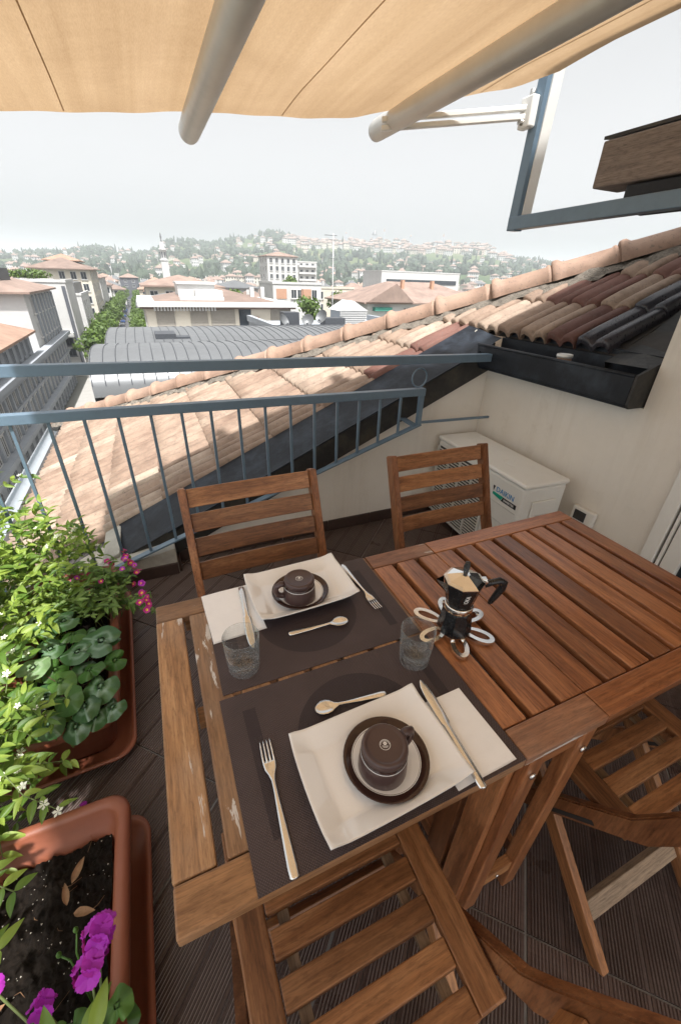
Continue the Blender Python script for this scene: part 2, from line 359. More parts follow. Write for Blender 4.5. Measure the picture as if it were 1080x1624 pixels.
M['stem'] = plain('green_stem', (.12, .16, .05, 1), .6, var=.3, scale=40)
M['stem_brown'] = plain('brown_stem', (.10, .06, .035, 1), .8, var=.3, scale=40)
M['pink'] = leaf_mat('magenta_petal', (.45, .012, .16, 1), (.55, .03, .30, 1), .3, .5)
M['violet'] = leaf_mat('violet_petal', (.42, .02, .52, 1), (.60, .06, .68, 1), .3, .5)
M['yellow'] = plain('yellow_eye', (.75, .42, .05, 1), .6)
M['whiteflower'] = leaf_mat('white_petal', (.72, .72, .62, 1), (.80, .80, .74, 1), .3, .5)
M['perlite'] = plain('perlite', (.62, .58, .50, 1), .9)
# ================================================================== TERRACE FLOOR
XW, YW = 1.907, 2.06          # inner faces of the house wall and of the far wall
XL, YB = -1.08, -1.7
mb = MB(); mb.box(XL, XW+.1, YB, YW+.05, -.16, -.012)
floor = mb.obj('floor', M['slab']); tag(floor, kind='structure')
TS = .447; GAP = .006; ST = TS/5
s = NT('brown_ribbed_tile'); v = s.coord(); n1 = s.noise(v, 9, 5, .65); n2 = s.noise(s.coord((1.2, 1.2, 1.2), False), 1.0, 4, .6); n3 = s.noise(s.coord((220, 3, 3)), 1, 3)
oi = s.new('ShaderNodeObjectInfo')
c = s.ramp(n1, [(.3, (.060, .038, .032, 1)), (.55, (.088, .058, .050, 1)), (.8, (.125, .090, .078, 1))])
c = s.mix(1.0, c, s.ramp(oi.outputs['Random'], [(0, (.8, .8, .8, 1)), (1, (1.15, 1.12, 1.1, 1))]), 'MULTIPLY')
c = s.mix(.5, c, s.ramp(n3, [(.35, (.7, .7, .7, 1)), (.65, (1.15, 1.15, 1.15, 1))]), 'MULTIPLY')
s.set(color=c, spec=.45); s.set(rough=s.ramp(n2, [(.35, (.22, .22, .22, 1)), (.6, (.5, .5, .5, 1))])); s.bump(n1, .15, .001); M['floor'] = s.mat
s = NT('pale_rib_edge'); s.set(color=(.20, .165, .15, 1), rough=.5); M['rib'] = s.mat

def floor_tile_mesh():
    """ribbed tile: five strips, each with fine raised ribs; local X runs along the ribs"""
    L = TS-GAP; prof = []; mats = []
    y = -L/2; w = L/5
    for k in range(5):
        y0 = y+k*w
        prof += [(y0+.0004, -.010), (y0+.0012, -.0015), (y0+.009, -.0008)]; mats += [1, 0, 0]
        n = 9; a = y0+.0115; p = (w-.018)/n
        for i in range(n):
            q = a+i*p
            prof += [(q, -.0026), (q+p*.18, 0), (q+p*.52, 0), (q+p*.70, -.0026)]; mats += [1, 0, 0, 0]
        prof += [(y0+w-.005, -.0026), (y0+w-.0045, -.0008), (y0+w-.0006, -.0015)]; mats += [0, 0, 0]
    prof.append((L/2, -.010))
    mb = MB(); n = len(prof)
    vs = [(-L/2, p[0], p[1]) for p in prof] + [(L/2, p[0], p[1]) for p in prof]
    for i in range(n-1):
        mb.add([vs[i], vs[i+1], vs[n+i+1], vs[n+i]], [(0, 1, 2, 3)], mats[i])
    mb.add([(-L/2, -L/2, -.012), (L/2, -L/2, -.012), (L/2, L/2, -.012), (-L/2, L/2, -.012)], [(3, 2, 1, 0)], 0)
    for sx in (-1, 1): mb.add([(sx*L/2, -L/2, -.012), (sx*L/2, L/2, -.012), (sx*L/2, L/2, -.002), (sx*L/2, -L/2, -.002)], [(0, 1, 2, 3)], 0)
    return mb.mesh('floor_tile', [M['floor'], M['rib']], fix=False)
ftm = floor_tile_mesh()
A0, B0, q2 = .522, -.333, math.sqrt(.5)
for i in range(-8, 9):
    for j in range(-10, 10):
        a = A0+(i+.5)*TS; b = B0+(j+.5)*TS
        cx, cy = (a-b)*q2, (a+b)*q2; h = TS*q2
        if cx-h > XW or cx+h < XL or cy-h > YW or cy+h < YB: continue
        inside = cx+h < XW and cx-h > XL and cy+h < YW and cy-h > YB
        me = ftm
        if not inside:
            bm = bmesh.new(); bm.from_mesh(ftm); rot = Matrix.Rotation(-math.pi/4, 3, 'Z')
            for co, no in (((XW, 0, 0), (1, 0, 0)), ((XL, 0, 0), (-1, 0, 0)), ((0, YW, 0), (0, 1, 0)), ((0, YB, 0), (0, -1, 0))):
                lc = rot @ (Vector(co)-Vector((cx, cy, 0))); ln = rot @ Vector(no)
                bmesh.ops.bisect_plane(bm, geom=bm.verts[:]+bm.edges[:]+bm.faces[:], plane_co=lc, plane_no=ln, clear_outer=True)
            if not bm.faces: bm.free(); continue
            me = bpy.data.meshes.new('floor_tile'); bm.to_mesh(me); bm.free(); me.materials.append(M['floor']); me.materials.append(M['rib'])
        link('floor_tile', me, floor, (cx, cy, 0), (0, 0, math.pi/4))
# light grey joints between the tiles
mb = MB()
mb.add([(XL, YB, -.0075), (XW, YB, -.0075), (XW, YW, -.0075), (XL, YW, -.0075)], [(0, 1, 2, 3)])
mb.obj('joint_bed', M['grout'], floor)

# ================================================================== WALLS
def wtop(x): return .949-.45*(1.905-x)
fwall = thing('parapet_wall', 'beige plastered wall with a sloping top at the far side of the terrace', 'wall', (0, YW, 0))
mb = MB(); mb.prism([(-.34, -.35), (XW+.02, -.35), (XW+.02, wtop(XW+.02)), (-.34, wtop(-.34))], 0, .22, 'y'); mb.obj('plaster_face', M['wall'], fwall)
x = -.055
while x < XW-.02:
    w = min(.30, XW-.004-x)
    if w > .03: link('skirting_tile', bbox_mesh(w-.004, .012, .072, .002, M['skirting']), fwall, (x+w/2, -.007, .037))
    x += .30
# dark sheet-metal flashing: upright band, seam, and wide sloping apron up to the tiles
fl = MB(); fl.prism([(-.34, wtop(-.34)-.002), (XW, wtop(XW)-.002), (XW, wtop(XW)+.15), (-.34, wtop(-.34)+.15)], -.022, -.004, 'y'); fl.obj('flashing_band', M['flash_old'], fwall)
sm = MB(); sm.tube([(-.08, -.024, wtop(-.08)+.15), (XW-.02, -.024, wtop(XW-.02)+.15)], .006, 6); sm.obj('flashing_seam', M['flash'], fwall)
def apr(u, v):
    x = -.34+u*(XW+.045+.34); y = -.020+v*.315
    return (x, y, .45*x+.246+v*.040+.005*math.sin(x*9+v*3)*math.sin(v*3.14))
ap = MB(); ap.sheet(apr, 40, 5); ap.obj('flashing_apron', M['flash'], fwall)
eb = MB(); eb.prism([(-.42, -.2), (-.33, -.2), (-.33, .135), (-.42, .095)], -.02, .31, 'y'); eb.obj('end_block', M['concrete'], fwall, bevel=.006)
st = MB(); st.prism([(1.87, 1.06), (1.935, 1.09), (1.935, 1.150), (1.87, 1.10)], .19, .20, 'y'); st.obj('flashing_upstand', M['concrete'], fwall)

kerb = thing('parapet_kerb', 'low grey concrete kerb with dark skirting under the left end of the railing', 'wall', (-.06, 1.95, 0))
mb = MB(); mb.prism([(-1.02, -.1), (0, -.1), (0, .155), (-1.02, -.02)], 0, .112, 'y'); mb.obj('kerb_block', M['concrete'], kerb, bevel=.005)
for k in range(3): link('skirting_tile', bbox_mesh(.296, .012, .068, .002, M['skirting']), kerb, (-.15-k*.30, -.007, .035))
link('skirting_tile', bbox_mesh(.10, .012, .068, .002, M['skirting']), kerb, (.0075, .056, .035), (0, 0, R(90)))
lkerb = thing('street_side_kerb', 'low concrete kerb behind the planters on the street side', 'wall', (XL, .2, 0))
mb = MB(); mb.box(-.12, 0, -1.9, 1.85, -.2, .10); mb.obj('kerb_block', M['concrete'], lkerb, bevel=.006)

hw = thing('house_wall', 'tall beige plastered house wall on the right with the door', 'wall', (XW, 1.08, 0))
mb = MB()
mb.box(0, .25, 0, YW-1.08-.002, -.1, .955)                # under the gutter
DY0, DY1, DZ = -1.10, -.235, 2.1                       # door opening (relative y)
mb.box(0, .25, DY1, 0, -.1, 2.0)
mb.box(0, .25, -3.2, DY0, -.1, 2.0); mb.box(0, .25, DY0, DY1, 1.9, 2.0)
mb.box(.25, 1.6, -.20, 0, -.1, 2.0)
mb.obj('plaster_face', M['wall'], hw)
y = .975
while y > -.22:
    w = min(.30, y+.225)
    link('skirting_tile', bbox_mesh(w-.004, .012, .072, .002, M['skirting']), hw, (-.007, y-w/2, .037), (0, 0, R(90))); y -= .30
door = thing('glazed_door', 'white framed door with dark glass in the right wall', 'door', (XW, .845, 0))
mb = MB(); mb.box(-.018, .06, -.056, 0, 0, 1.9); mb.box(-.018, .06, -.865, -.805, 0, 1.9); mb.box(-.0181, .06, -.805, -.056, 1.84, 1.9); mb.obj('door_frame', M['white_trim'], door, bevel=.004)
mb = MB(); mb.box(.004, .05, -.083, -.060, 0.02, 1.836); mb.obj('gasket', M['rubber'], door)
mb = MB(); mb.box(-.012, .052, -.078, -.066, 0.02, 1.835); mb.obj('bead', M['white_trim'], door, bevel=.003)
lf = MB()
lf.box(-.008, .046, -.150, -.084, .02, 1.83); lf.box(-.008, .046, -.80, -.735, .02, 1.83); lf.box(-.0081, .046, -.735, -.150, .02, .12); lf.box(-.0081, .046, -.735, -.150, 1.75, 1.83)
lf = lf.obj('door_leaf', M['white_trim'], door, bevel=.004)
gm = NT('dark_door_glass'); gm.set(color=(.02, .028, .035, 1), rough=.06, spec=.6)
mb = MB(); mb.box(.010, .020, -.7352, -.1498, .119, 1.751); mb.obj('glass_pane', gm.mat, lf)
mb = MB(); mb.tube([(-.008, -.115, .98), (-.045, -.115, .98), (-.05, -.125, .98), (-.05, -.21, .98)], .009, 8); mb.obj('handle', M['alu'], lf)

sock = thing('outdoor_socket', 'white outdoor socket cover with dark window on the wall behind the table', 'socket', (XW, 1.155, .382))
mb = MB(); mb.box(-.030, -.001, -.061, .061, -.041, .041); mb.obj('cover', M['white_trim'], sock, bevel=.006)
mb = MB(); mb.box(-.0335, -.031, -.022, .043, -.026, .026); wn = mb.obj('window', M['ac_dark'], sock, bevel=.002)
mb = MB()
for yy in (-.004, .026): mb.box(-.0350, -.0338, yy-.010, yy+.010, -.017, .017)
mb.obj('switch_insert', M['slab'], wn, bevel=.0005)

# ================================================================== TILED ROOF
S_, CZ = .45, .28
def rz(x): return S_*x+CZ
ANG = math.atan(S_)
roof = thing('tiled_roof', 'pink clay interlocking tile roof falling to the street beyond the railing', 'roof', (0, 0, 0))
def tile_mesh(mat):
    """interlocking tile: local X = up the slope, Y = across, two ribs and a side lock"""
    W_ = .174; L_ = .412
    pr = [(-W_/2, .000), (-W_/2+.006, .026), (-W_/2+.020, .038), (-W_/2+.038, .038), (-.022, .028), (-.010, .008), (0, .001), (.010, .008), (.022, .028), (W_/2-.038, .038), (W_/2-.020, .038), (W_/2-.006, .026), (W_/2, .002)]
    mb = MB(); n = len(pr); rows = []
    for k, (u, dz, sc) in enumerate(((-.019, .002, .8), (-.013, .012, 1), (.10, .009, 1), (L_-.02, -.010, .9))):
        rows.append([(u, y, z*sc+dz) for y, z in pr])
    vs = [p for r in rows for p in r]
    mb.add(vs, [(i*n+k, i*n+k+1, (i+1)*n+k+1, (i+1)*n+k) for i in range(3) for k in range(n-1)], 0, True)
    low = [(-.019, y, z-.022) for y, z in pr]; b = rows[0]
    mb.add(b+low, [(k, n+k, n+k+1, k+1) for k in range(n-1)], 0)
    und = [(.06, y, z-.018) for y, z in pr]
    mb.add(low+und, [(k, n+k, n+k+1, k+1) for k in range(n-1)], 0)
    mb.add([rows[i][0] for i in range(4)]+[(p[0], p[1], p[2]-.018) for p in [rows[i][0] for i in range(4)]], [(0, 1, 5, 4), (1, 2, 6, 5), (2, 3, 7, 6)], 0)
    return mb.mesh('roof_tile', mat, fix=True)
tmesh = {k: tile_mesh(M[k]) for k in ('tile', 'tile_dark', 'tile_black')}
HIP = 4.78
TWD = .188; ROW = .34
rnd = random.Random(3)
ntile = 0; rest = []
for i in range(-9, 4):
    x = 1.985+i*ROW
    ylo = 1.36 if x > 1.9 else 2.345
    yhi = HIP-x-.10
    y = ylo+TWD/2 + (0 if x > 1.9 else (.0))
    k = 0
    while y < yhi:
        mk = 'tile'
        if x > 1.9 and k == 0: mk = 'tile_black'
        elif x > 1.9 and k == 1 and rnd.random() < .6 or (x > 1.2 and rnd.random() < .05): mk = 'tile_dark'
        elif x > 1.2 and k == 0 and rnd.random() < .6: mk = 'tile_dark'
        m = Matrix.Translation((x, y, rz(x)-.020)) @ Matrix.Rotation(-ANG, 4, 'Y') @ Matrix.Rotation(R(rnd.uniform(-.7, .7)), 4, 'Z') @ Matrix.Translation((0, 0, rnd.uniform(-.002, .003)))
        link('roof_tile', tmesh[mk], roof, mtx=m); ntile += 1
        y += TWD; k += 1
# roof deck below, so no light leaks between the tiles; second slope beyond the hip
mb = MB()
xe = -1.22
def dk(x, y, d=-.045): return (x, y, rz(x)+d)
mb.add([dk(xe, 2.30), dk(1.93, 2.30), dk(1.93, HIP-1.93), dk(xe, HIP-xe)], [(0, 1, 2, 3)])
mb.add([dk(1.985, 1.09), dk(3.4, 1.09), dk(3.4, HIP-3.4), dk(1.985, HIP-1.985)], [(0, 1, 2, 3)])
mb.obj('roof_deck', M['slab'], roof, fix=False)
mb = MB(); mb.add([dk(xe, HIP-xe), dk(3.4, HIP-3.4), (3.4, 6.6, rz(3.4)-.45*(6.6-(HIP-3.4))), (xe, 6.6, rz(xe)-.25)], [(0, 1, 2, 3)]); mb.obj('far_slope', M['tile'], roof, fix=False)
# gable / outer wall of the house below the eave
mb = MB(); mb.box(xe+.3, xe+.5, -3, HIP-xe-.4, -18, rz(xe)-.12); mb.obj('street_wall', M['wall'], roof)
# hip: mortar bed and barrel ridge tiles with collars
hd = Vector((1, -1, S_)).normalized()
P0 = Vector((-1.25, HIP+1.25, rz(-1.25)))
LH = (Vector((3.2, HIP-3.2, rz(3.2)))-P0).length
mbm = MB()
npt = 160
sidev = Vector((1, 1, 0)).normalized(); upn = sidev.cross(hd).normalized()
if upn.z < 0: upn = -upn
rows = []
for i in range(npt+1):
    p = P0+hd*(LH*i/npt); row = []
    for k in range(9):
        t = k/8; w = (t-.5)*.25
        n_ = noise.noise(Vector((i*.31, k*.9, 3)))*.022+noise.noise(Vector((i*1.3, k*2.1, 9)))*.010
        row.append(p+sidev*(w+n_)+upn*(.060*math.sin(math.pi*t)**.5-.028+n_*1.6) + Vector((0, 0, -.10*max(0, t-.5)*.6)))
    rows.append(row)
vs = [p for r in rows for p in r]
mbm.add(vs, [(i*9+k, i*9+k+1, (i+1)*9+k+1, (i+1)*9+k) for i in range(npt) for k in range(8)], 0, True)
mbm.obj('mortar_bed', M['mortar'], roof)
def ridge_mesh():
    mb = MB(); n = 12; L_ = .405
    secs = [(0, .088), (.006, .096), (.014, .097), (.030, .094), (.046, .100), (.056, .100), (.064, .090), (.075, .083), (.20, .080), (L_-.03, .079), (L_-.012, .077), (L_, .074)]
    secs = [(0, .094), (.004, .101), (.020, .104), (.036, .103), (.046, .096), (.060, .086), (.09, .083), (.22, .081), (.330, .080), (.340, .087), (.352, .088), (.360, .081), (L_, .080)]
    vs = []
    for u, r_ in secs:
        for k in range(n+1):
            t = math.pi*(k/n)*1.06-math.pi*.03
            vs.append((u, math.cos(t)*r_, math.sin(t)*r_*1.05))
    mb.add(vs, [(i*(n+1)+k, i*(n+1)+k+1, (i+1)*(n+1)+k+1, (i+1)*(n+1)+k) for i in range(len(secs)-1) for k in range(n)], 0, True)
    inn = [(0, y*.82, z*.82) for (x_, y, z) in vs[:n+1]]
    mb.add(vs[:n+1]+inn, [(k, k+1, n+1+k+1, n+1+k) for k in range(n)])
    return mb.mesh('ridge_tile', M['ridge'])
rm = ridge_mesh()
PITCH = .372; k = 0
while k*PITCH < LH-.2:
    p = P0+hd*(k*PITCH)+upn*(.030)
    jx = Vector((rnd.uniform(-.006, .006), rnd.uniform(-.006, .006), rnd.uniform(-.003, .004)))
    # lower end carries the plain tail, collar faces up the hip
    mt = Matrix.Translation(p+jx) @ Matrix((( hd.x, -sidev.x, upn.x, 0), (hd.y, -sidev.y, upn.y, 0), (hd.z, -sidev.z, upn.z, 0), (0, 0, 0, 1))) @ Matrix.Rotation(R(rnd.uniform(-1.2, 1.2)), 4, 'Z')
    link('ridge_tile', rm, roof, mtx=mt); k += 1
# street-side half-round gutter
mb = MB(); n = 8
gx, gz = xe-.06, rz(xe)-.06
vs = []
for yy in (1.2, HIP-xe+.1):
    for kk in range(n+1):
        t = math.pi+math.pi*kk/n; vs.append((gx+.07*math.cos(t), yy, gz+.07*math.sin(t)))
mb.add(vs, [(kk, kk+1, n+1+kk+1, n+1+kk) for kk in range(n)], 0, True); mb.tube([(gx+.07, 1.2, gz), (gx+.07, HIP-xe+.1, gz)], .009, 6); mb.tube([(gx-.07, 1.2, gz), (gx-.07, HIP-xe+.1, gz)], .009, 6)
mb.obj('eaves_gutter', plain('pale_zinc', (.42, .46, .49, 1), .4, metal=.4, var=.1), roof)

# dark box gutter on the house wall
gut = thing('box_gutter', 'black painted box gutter along the top of the right wall under the tiles', 'gutter', (1.80, 1.10, .955))
GL = .965
mb = MB(); mb.box(0, .012, 0, GL, .02, .135); mb.box(.012, .19, 0, GL, .004, .03); mb.box(.178, .19, 0, GL, .03, .17); mb.box(.012, .178, 0, .010, .03, .13); mb.obj('trough', M['flash'], gut, bevel=.003)
mb = MB(); mb.tube([(.004, 0, .137), (.004, GL, .137)], .008, 8); mb.obj('rolled_lip', M['flash'], gut)
mb = MB(); mb.prism([(0, .02), (.012, .004), (.19, .004), (.19, .19), (.13, .19), (0, .14)], -.014, -.002, 'y'); mb.obj('end_cap', M['flash_old'], gut)
mb = MB(); mb.box(.20, .26, .02, GL, .06, .20); mb.obj('eaves_board', M['flash'], gut)
mb = MB(); mb.add([(.06, -.005, .165), (.34, -.005, .22), (.62, .0, .40), (.62, .25, .40), (.34, .24, .235), (.10, .22, .155)], [(0, 1, 4, 5), (1, 2, 3, 4)]); mb.add([(.14, .245, .15), (.9, .245, .52), (.9, .245, .42), (.16, .245, .10)], [(0, 1, 2, 3)]); mb.obj('side_flashing', M['flash_old'], gut, fix=False)
can = thing('tin_can', 'small round white lidded tin standing in the black gutter', 'tin', (1.875, 1.515, 1.0))
mb = MB(); mb.lathe([(0, .0), (.033, .0), (.034, .004), (.034, .105), (.0345, .110)], 24); mb.obj('body', M['brown_paper'], can)
mb = MB(); mb.lathe([(.0335, .098), (.0365, .100), (.038, .106), (.0365, .114), (.033, .115), (.030, .110), (.0, .109)], 24); mb.obj('rim', M['tin'], can)

# eaves of the dormer above the door
dorm = thing('dormer_eave', 'weathered brown fascia beam of the dormer eave at upper right', 'eave', (1.6, 1.38, 1.72))
plank('fascia_beam', dorm, (.07, 0, .067), (.07, -3.2, .067), .135, .14, M['beam'], upv=(1, 0, 0), bev=.006)
mb = MB(); mb.prism([(0.012, -.004), (.13, -.004), (.13, -.085), (.012, -.075)], -3.2, -.13, 'y'); mb.obj('drip_flashing', M['flash'], dorm, bevel=.004)
mb = MB(); mb.prism([(.01, .1405), (1.7, .34), (1.7, .37), (.01, .150)], -3.2, .01, 'y'); mb.obj('dormer_roof', M['flash_old'], dorm)
mb = MB(); mb.prism([(.145, .02), (1.7, .20), (1.7, .30), (.145, .13)], -3.2, -.06, 'y'); mb.obj('soffit', M['beam'], dorm)

# unseen roof slab and wall, added above the view to shade the corner
shade_roof = thing('added_shade_roof', 'unseen roof slab added above the dormer to shade the corner', 'roof', (1.45, 1.27, 2.7))
mb = MB(); mb.prism([(0, 0), (2.6, .9), (2.6, 1.0), (0, .10)], -4.2, 0, 'y'); mb.obj('shade_slab', M['tile'], shade_roof)
mb = MB(); mb.box(.52, 2.6, -4.2, -1.2, -.84, .17); mb.obj('shade_slab_wall', M['wall'], shade_roof)
# ================================================================== RAILING
RY = 1.95
rail = thing('balcony_railing', 'blue grey steel railing with sloping bottom rail along the terrace edge', 'railing', (0, RY, 0))
def bar(name, a, b, w, t, mat=M['steel'], upv=(0, 0, 1), bev=.002): return plank(name, rail, a, b, w, t, mat, upv, bev)
bar('handrail', (-1.3, 0, 1.086), (1.815, 0, 1.034), .040, .042)
bar('middle_rail', (-1.3, 0, .902), (1.375, 0, .868), .040, .040)
brz = lambda x: .182+.332*(x+.143)
bar('bottom_rail', (-.42, 0, brz(-.42)-.006), (1.375, 0, brz(1.375)-.006), .038, .010)
x = -1.194
while x < 1.30:
    zt = .885-.0128*x; zb = max(brz(x), .0 if x > -.42 else -.35)
    plank('baluster', rail, (x, 0, zb), (x, 0, zt-.016), .013, .013, M['steel'], (0, 1, 0), .0015); x += .1275
plank('end_post', rail, (1.362, 0, brz(1.362)-.01), (1.362, 0, .852), .026, .026, M['steel'], (0, 1, 0), .002)
mb = MB(); cc = Vector((1.335, 0, .945)); mb.tube([cc+Vector((math.cos(t)*.047, 0, math.sin(t)*.050)) for t in [2*math.pi*k/32 for k in range(33)]], .0045, 8, cap=False); mb.obj('ring', M['steel'], rail)
bar('tie_bar', (1.372, 0, .690), (XW-.002, .02, .668), .014, .014)
bar('wall_bracket', (1.35, .0, .668), (1.30, .105, .700), .05, .008)

# ================================================================== AIR CONDITIONER
ac = thing('air_conditioner', 'aged white outdoor air conditioning unit standing on the floor in the corner', 'air conditioner', (1.70, 1.628, 0), R(-3))
AW, AD, AZ0, AZ1 = .765, .27, .035, .545     # along y, along x, bottom, top
mb = MB(); mb.box(-AD/2, AD/2, -AW/2, AW/2, AZ0, AZ1); body = mb.obj('casing', M['ac'], ac, bevel=.018, seg=3)
mb = MB(); mb.box(-AD/2-.006, AD/2+.006, -AW/2-.006, AW/2+.006, AZ1-.004, AZ1+.022); top = mb.obj('top_panel', M['ac'], ac, bevel=.012, seg=3)
mb = MB(); mb.tube([(Vector((-.01, -.12, AZ1+.0225))+Vector((math.cos(t)*.03, math.sin(t)*.045, 0))) for t in [2*math.pi*k/24 for k in range(20)]], .0015, 5); mb.obj('embossing', M['ac'], top)
mb = MB(); mb.box(-AD/2-.0035, -AD/2-.001, -.125, AW/2-.03, AZ0+.03, AZ1-.035); mb.obj('fan_opening', M['ac_dark'], ac)
mb = MB(); z = AZ0+.032
while z < AZ1-.04:
    mb.box(-AD/2-.011, -AD/2-.0060, -.125, AW/2-.03, z, z+.0065); z += .0185
for yy in (-.127, 0.0, .12, .235, AW/2-.032): mb.box(-AD/2-.018, -AD/2-.003, yy, yy+.006, AZ0+.026, AZ1-.032)
gr = mb.obj('grille', M['ac_grille'], ac); tag(gr, kind='stuff')
for zz in (.20, .295, .39): 
    mb = MB(); mb.box(-AD/2-.0022, -AD/2-.0005, -.355, -.14, zz, zz+.004); mb.obj('panel_line', M['ac_grille'], ac)
hp = MB(); hp.box(-.075, .075, -AW/2-.012, -AW/2-.001, .27, .47); hp = hp.obj('service_cover', M['ac'], ac, bevel=.008)
mb = MB(); mb.box(-.045, .045, -AW/2-.0145, -AW/2-.0125, .345, .395); mb.obj('hand_hold', M['ac_grille'], hp, bevel=.0008)
mb = MB(); mb.prism([(-AW/2-.0150, .350), (-AW/2-.0150, .390), (-AW/2-.0180, .390)], -.040, .040, 'x'); mb.obj('hand_hold_lip', M['ac_dark'], hp)
for yy in (-.27, .27):
    mb = MB(); mb.box(-AD/2-.03, AD/2+.02, yy-.02, yy+.02, .012, .036); mb.obj('foot', M['ac'], ac, bevel=.004)
    mb = MB(); mb.lathe([(0, 0), (.022, 0), (.022, .012), (0, .012)], 12, (-AD/2-.012, yy, 0)); mb.obj('rubber_pad', M['rubber'], ac)
mb = MB(); mb.lathe([(0, 0), (.004, .001), (.004, .003), (0, .004)], 10); mb.obj('screw', M['ac_dark'], ac, (-.06, -AW/2-.004, .43), (R(90), 0, 0))

def text_mesh(txt, size, ext=.0006):
    cu = bpy.data.curves.new('lettering', 'FONT'); cu.body = txt; cu.size = size; cu.extrude = ext; cu.align_x = 'CENTER'; cu.align_y = 'CENTER'; cu.resolution_u = 3
    o = bpy.data.objects.new('tmp', cu); COL.objects.link(o); bpy.context.view_layer.update()
    me = bpy.data.meshes.new_from_object(o.evaluated_get(bpy.context.evaluated_depsgraph_get()))
    bpy.data.objects.remove(o); bpy.data.curves.remove(cu); return me
lg = thing('t', None, None); bpy.data.objects.remove(lg)
me = text_mesh('DAIKIN', .040); me.materials.append(M['logo_blue'])
fr = Matrix(((0, 0, -1, 0), (-1, 0, 0, 0), (0, 1, 0, 0), (0, 0, 0, 1)))     # text plane facing -x, reading towards -y
link('brand_lettering', me, ac, mtx=Matrix.Translation((-AD/2-.0015, -.262, .463)) @ fr)
mb = MB(); mb.prism([(-.185, .476), (-.170, .476), (-.176, .448)], -AD/2-.0022, -AD/2-.0006, 'x'); mb.obj('brand_triangle', M['logo_black'], ac)
mb = MB(); mb.prism([(-.175, .442), (-.255, .442), (-.240, .418), (-.175, .428)], -AD/2-.0022, -AD/2-.0006, 'x'); mb.obj('brand_stripe', M['logo_green'], ac)
mb = MB(); mb.prism([(-.255, .440), (-.352, .440), (-.352, .416), (-.243, .416)], -AD/2-.0022, -AD/2-.0006, 'x'); mb.obj('name_plate', M['logo_black'], ac)
me = text_mesh('INVERTER', .017); me.materials.append(M['white_ink'])
link('plate_lettering', me, ac, mtx=Matrix.Translation((-AD/2-.0030, -.300, .428)) @ fr)

# ================================================================== AWNING
def az(x): return 2.0+.123*(x-1.1)
awn = thing('awning', 'tan cloth awning stretched over grey tubes above the table', 'awning', (0, 0, 0))
FE = [(-.51, 2.04), (.95, 2.05), (1.05, 2.02), (1.22, 1.93), (1.46, 1.74), (1.515, 1.58)]
def fy(x):
    for (a, b), (c_, d) in zip(FE, FE[1:]):
        if a <= x <= c_: return b+(d-b)*(x-a)/(c_-a)
    return FE[-1][1]
def cloth(u, v):
    x = -.51+u*(1.515+.51); y1 = fy(x); y = -1.3+v*(y1+1.3)
    sag = .020*math.sin(max(0, min(1, (x-.29)/.81))*math.pi)+(.012*math.sin((x-.29)/.87*math.pi)**2 if x < .29 else 0)
    wr = .003*math.sin(x*9+y*3)+.0012*math.sin(x*31-y*7)
    edge = max(0, v-.93)/.07
    return (x, y+.006*edge*math.sin(x*7), az(x)+.030-sag-wr-.012*edge)
mb = MB(); mb.sheet(cloth, 90, 40)
cl = mb.obj('cloth', M['awning'], awn)
# stitched seams between the cloth widths and a hem along the front
for xs_ in (-.12, .62, 1.36):
    mb = MB(); mb.sheet(lambda u, v, xs_=xs_: (lambda c_: (c_[0]+(u-.5)*.004, c_[1], c_[2]-.0015))(cloth((xs_+.51)/(1.515+.51), v*.995)), 1, 40); mb.obj('seam', M['awning'], awn, fix=False)
for xt, zt in ((.289, 1.90), (1.104, 2.0)):
    mb = MB(); mb.tube([(xt, -1.3, zt-.012), (xt, 2.16, zt-.012), (xt, 2.185, zt-.014), (xt, 2.19, zt-.014)], [.040, .040, .037, .02], 24); mb.obj('support_tube', M['tube'], awn)
aw2 = M['white_metal']
for dz in (0, -.028):
    plank('folding_arm', awn, (1.585, 1.765, 2.030+dz), (1.05, 2.03, 1.985+dz), .022, .018, aw2, bev=.003)
mb = MB(); mb.box(1.565, 1.602, 1.735, 1.80, 1.965, 2.065); mb.obj('arm_bracket', M['white_metal'], awn, bevel=.006)
for a_, b_ in (((1.55, 1.775, 1.985), (1.612, 1.775, 1.985)), ((1.585, 1.765, 2.06), (1.585, 1.765, 2.085))):
    mb = MB(); mb.tube([a_, b_], .011, 10); mb.obj('hinge_pin', M['alu'], awn)
fr_ = thing('steel_gantry', 'blue grey steel angle frame carrying the awning beside the fascia beam', 'gantry', (1.6, 1.78, 1.617))
plank('upright', fr_, (.02, -.022, 0), (.02, -.045, .56), .05, .045, M['steel'], (1, 0, 0), .002)
plank('upright_flange', fr_, (.045, -.050, .055), (.045, -.073, .56), .008, .05, M['white_metal'], (1, 0, 0), .001)
plank('foot_bar', fr_, (.02, 0, .028), (.02, -1.3, .045), .05, .05, M['steel'], (1, 0, 0), .003)
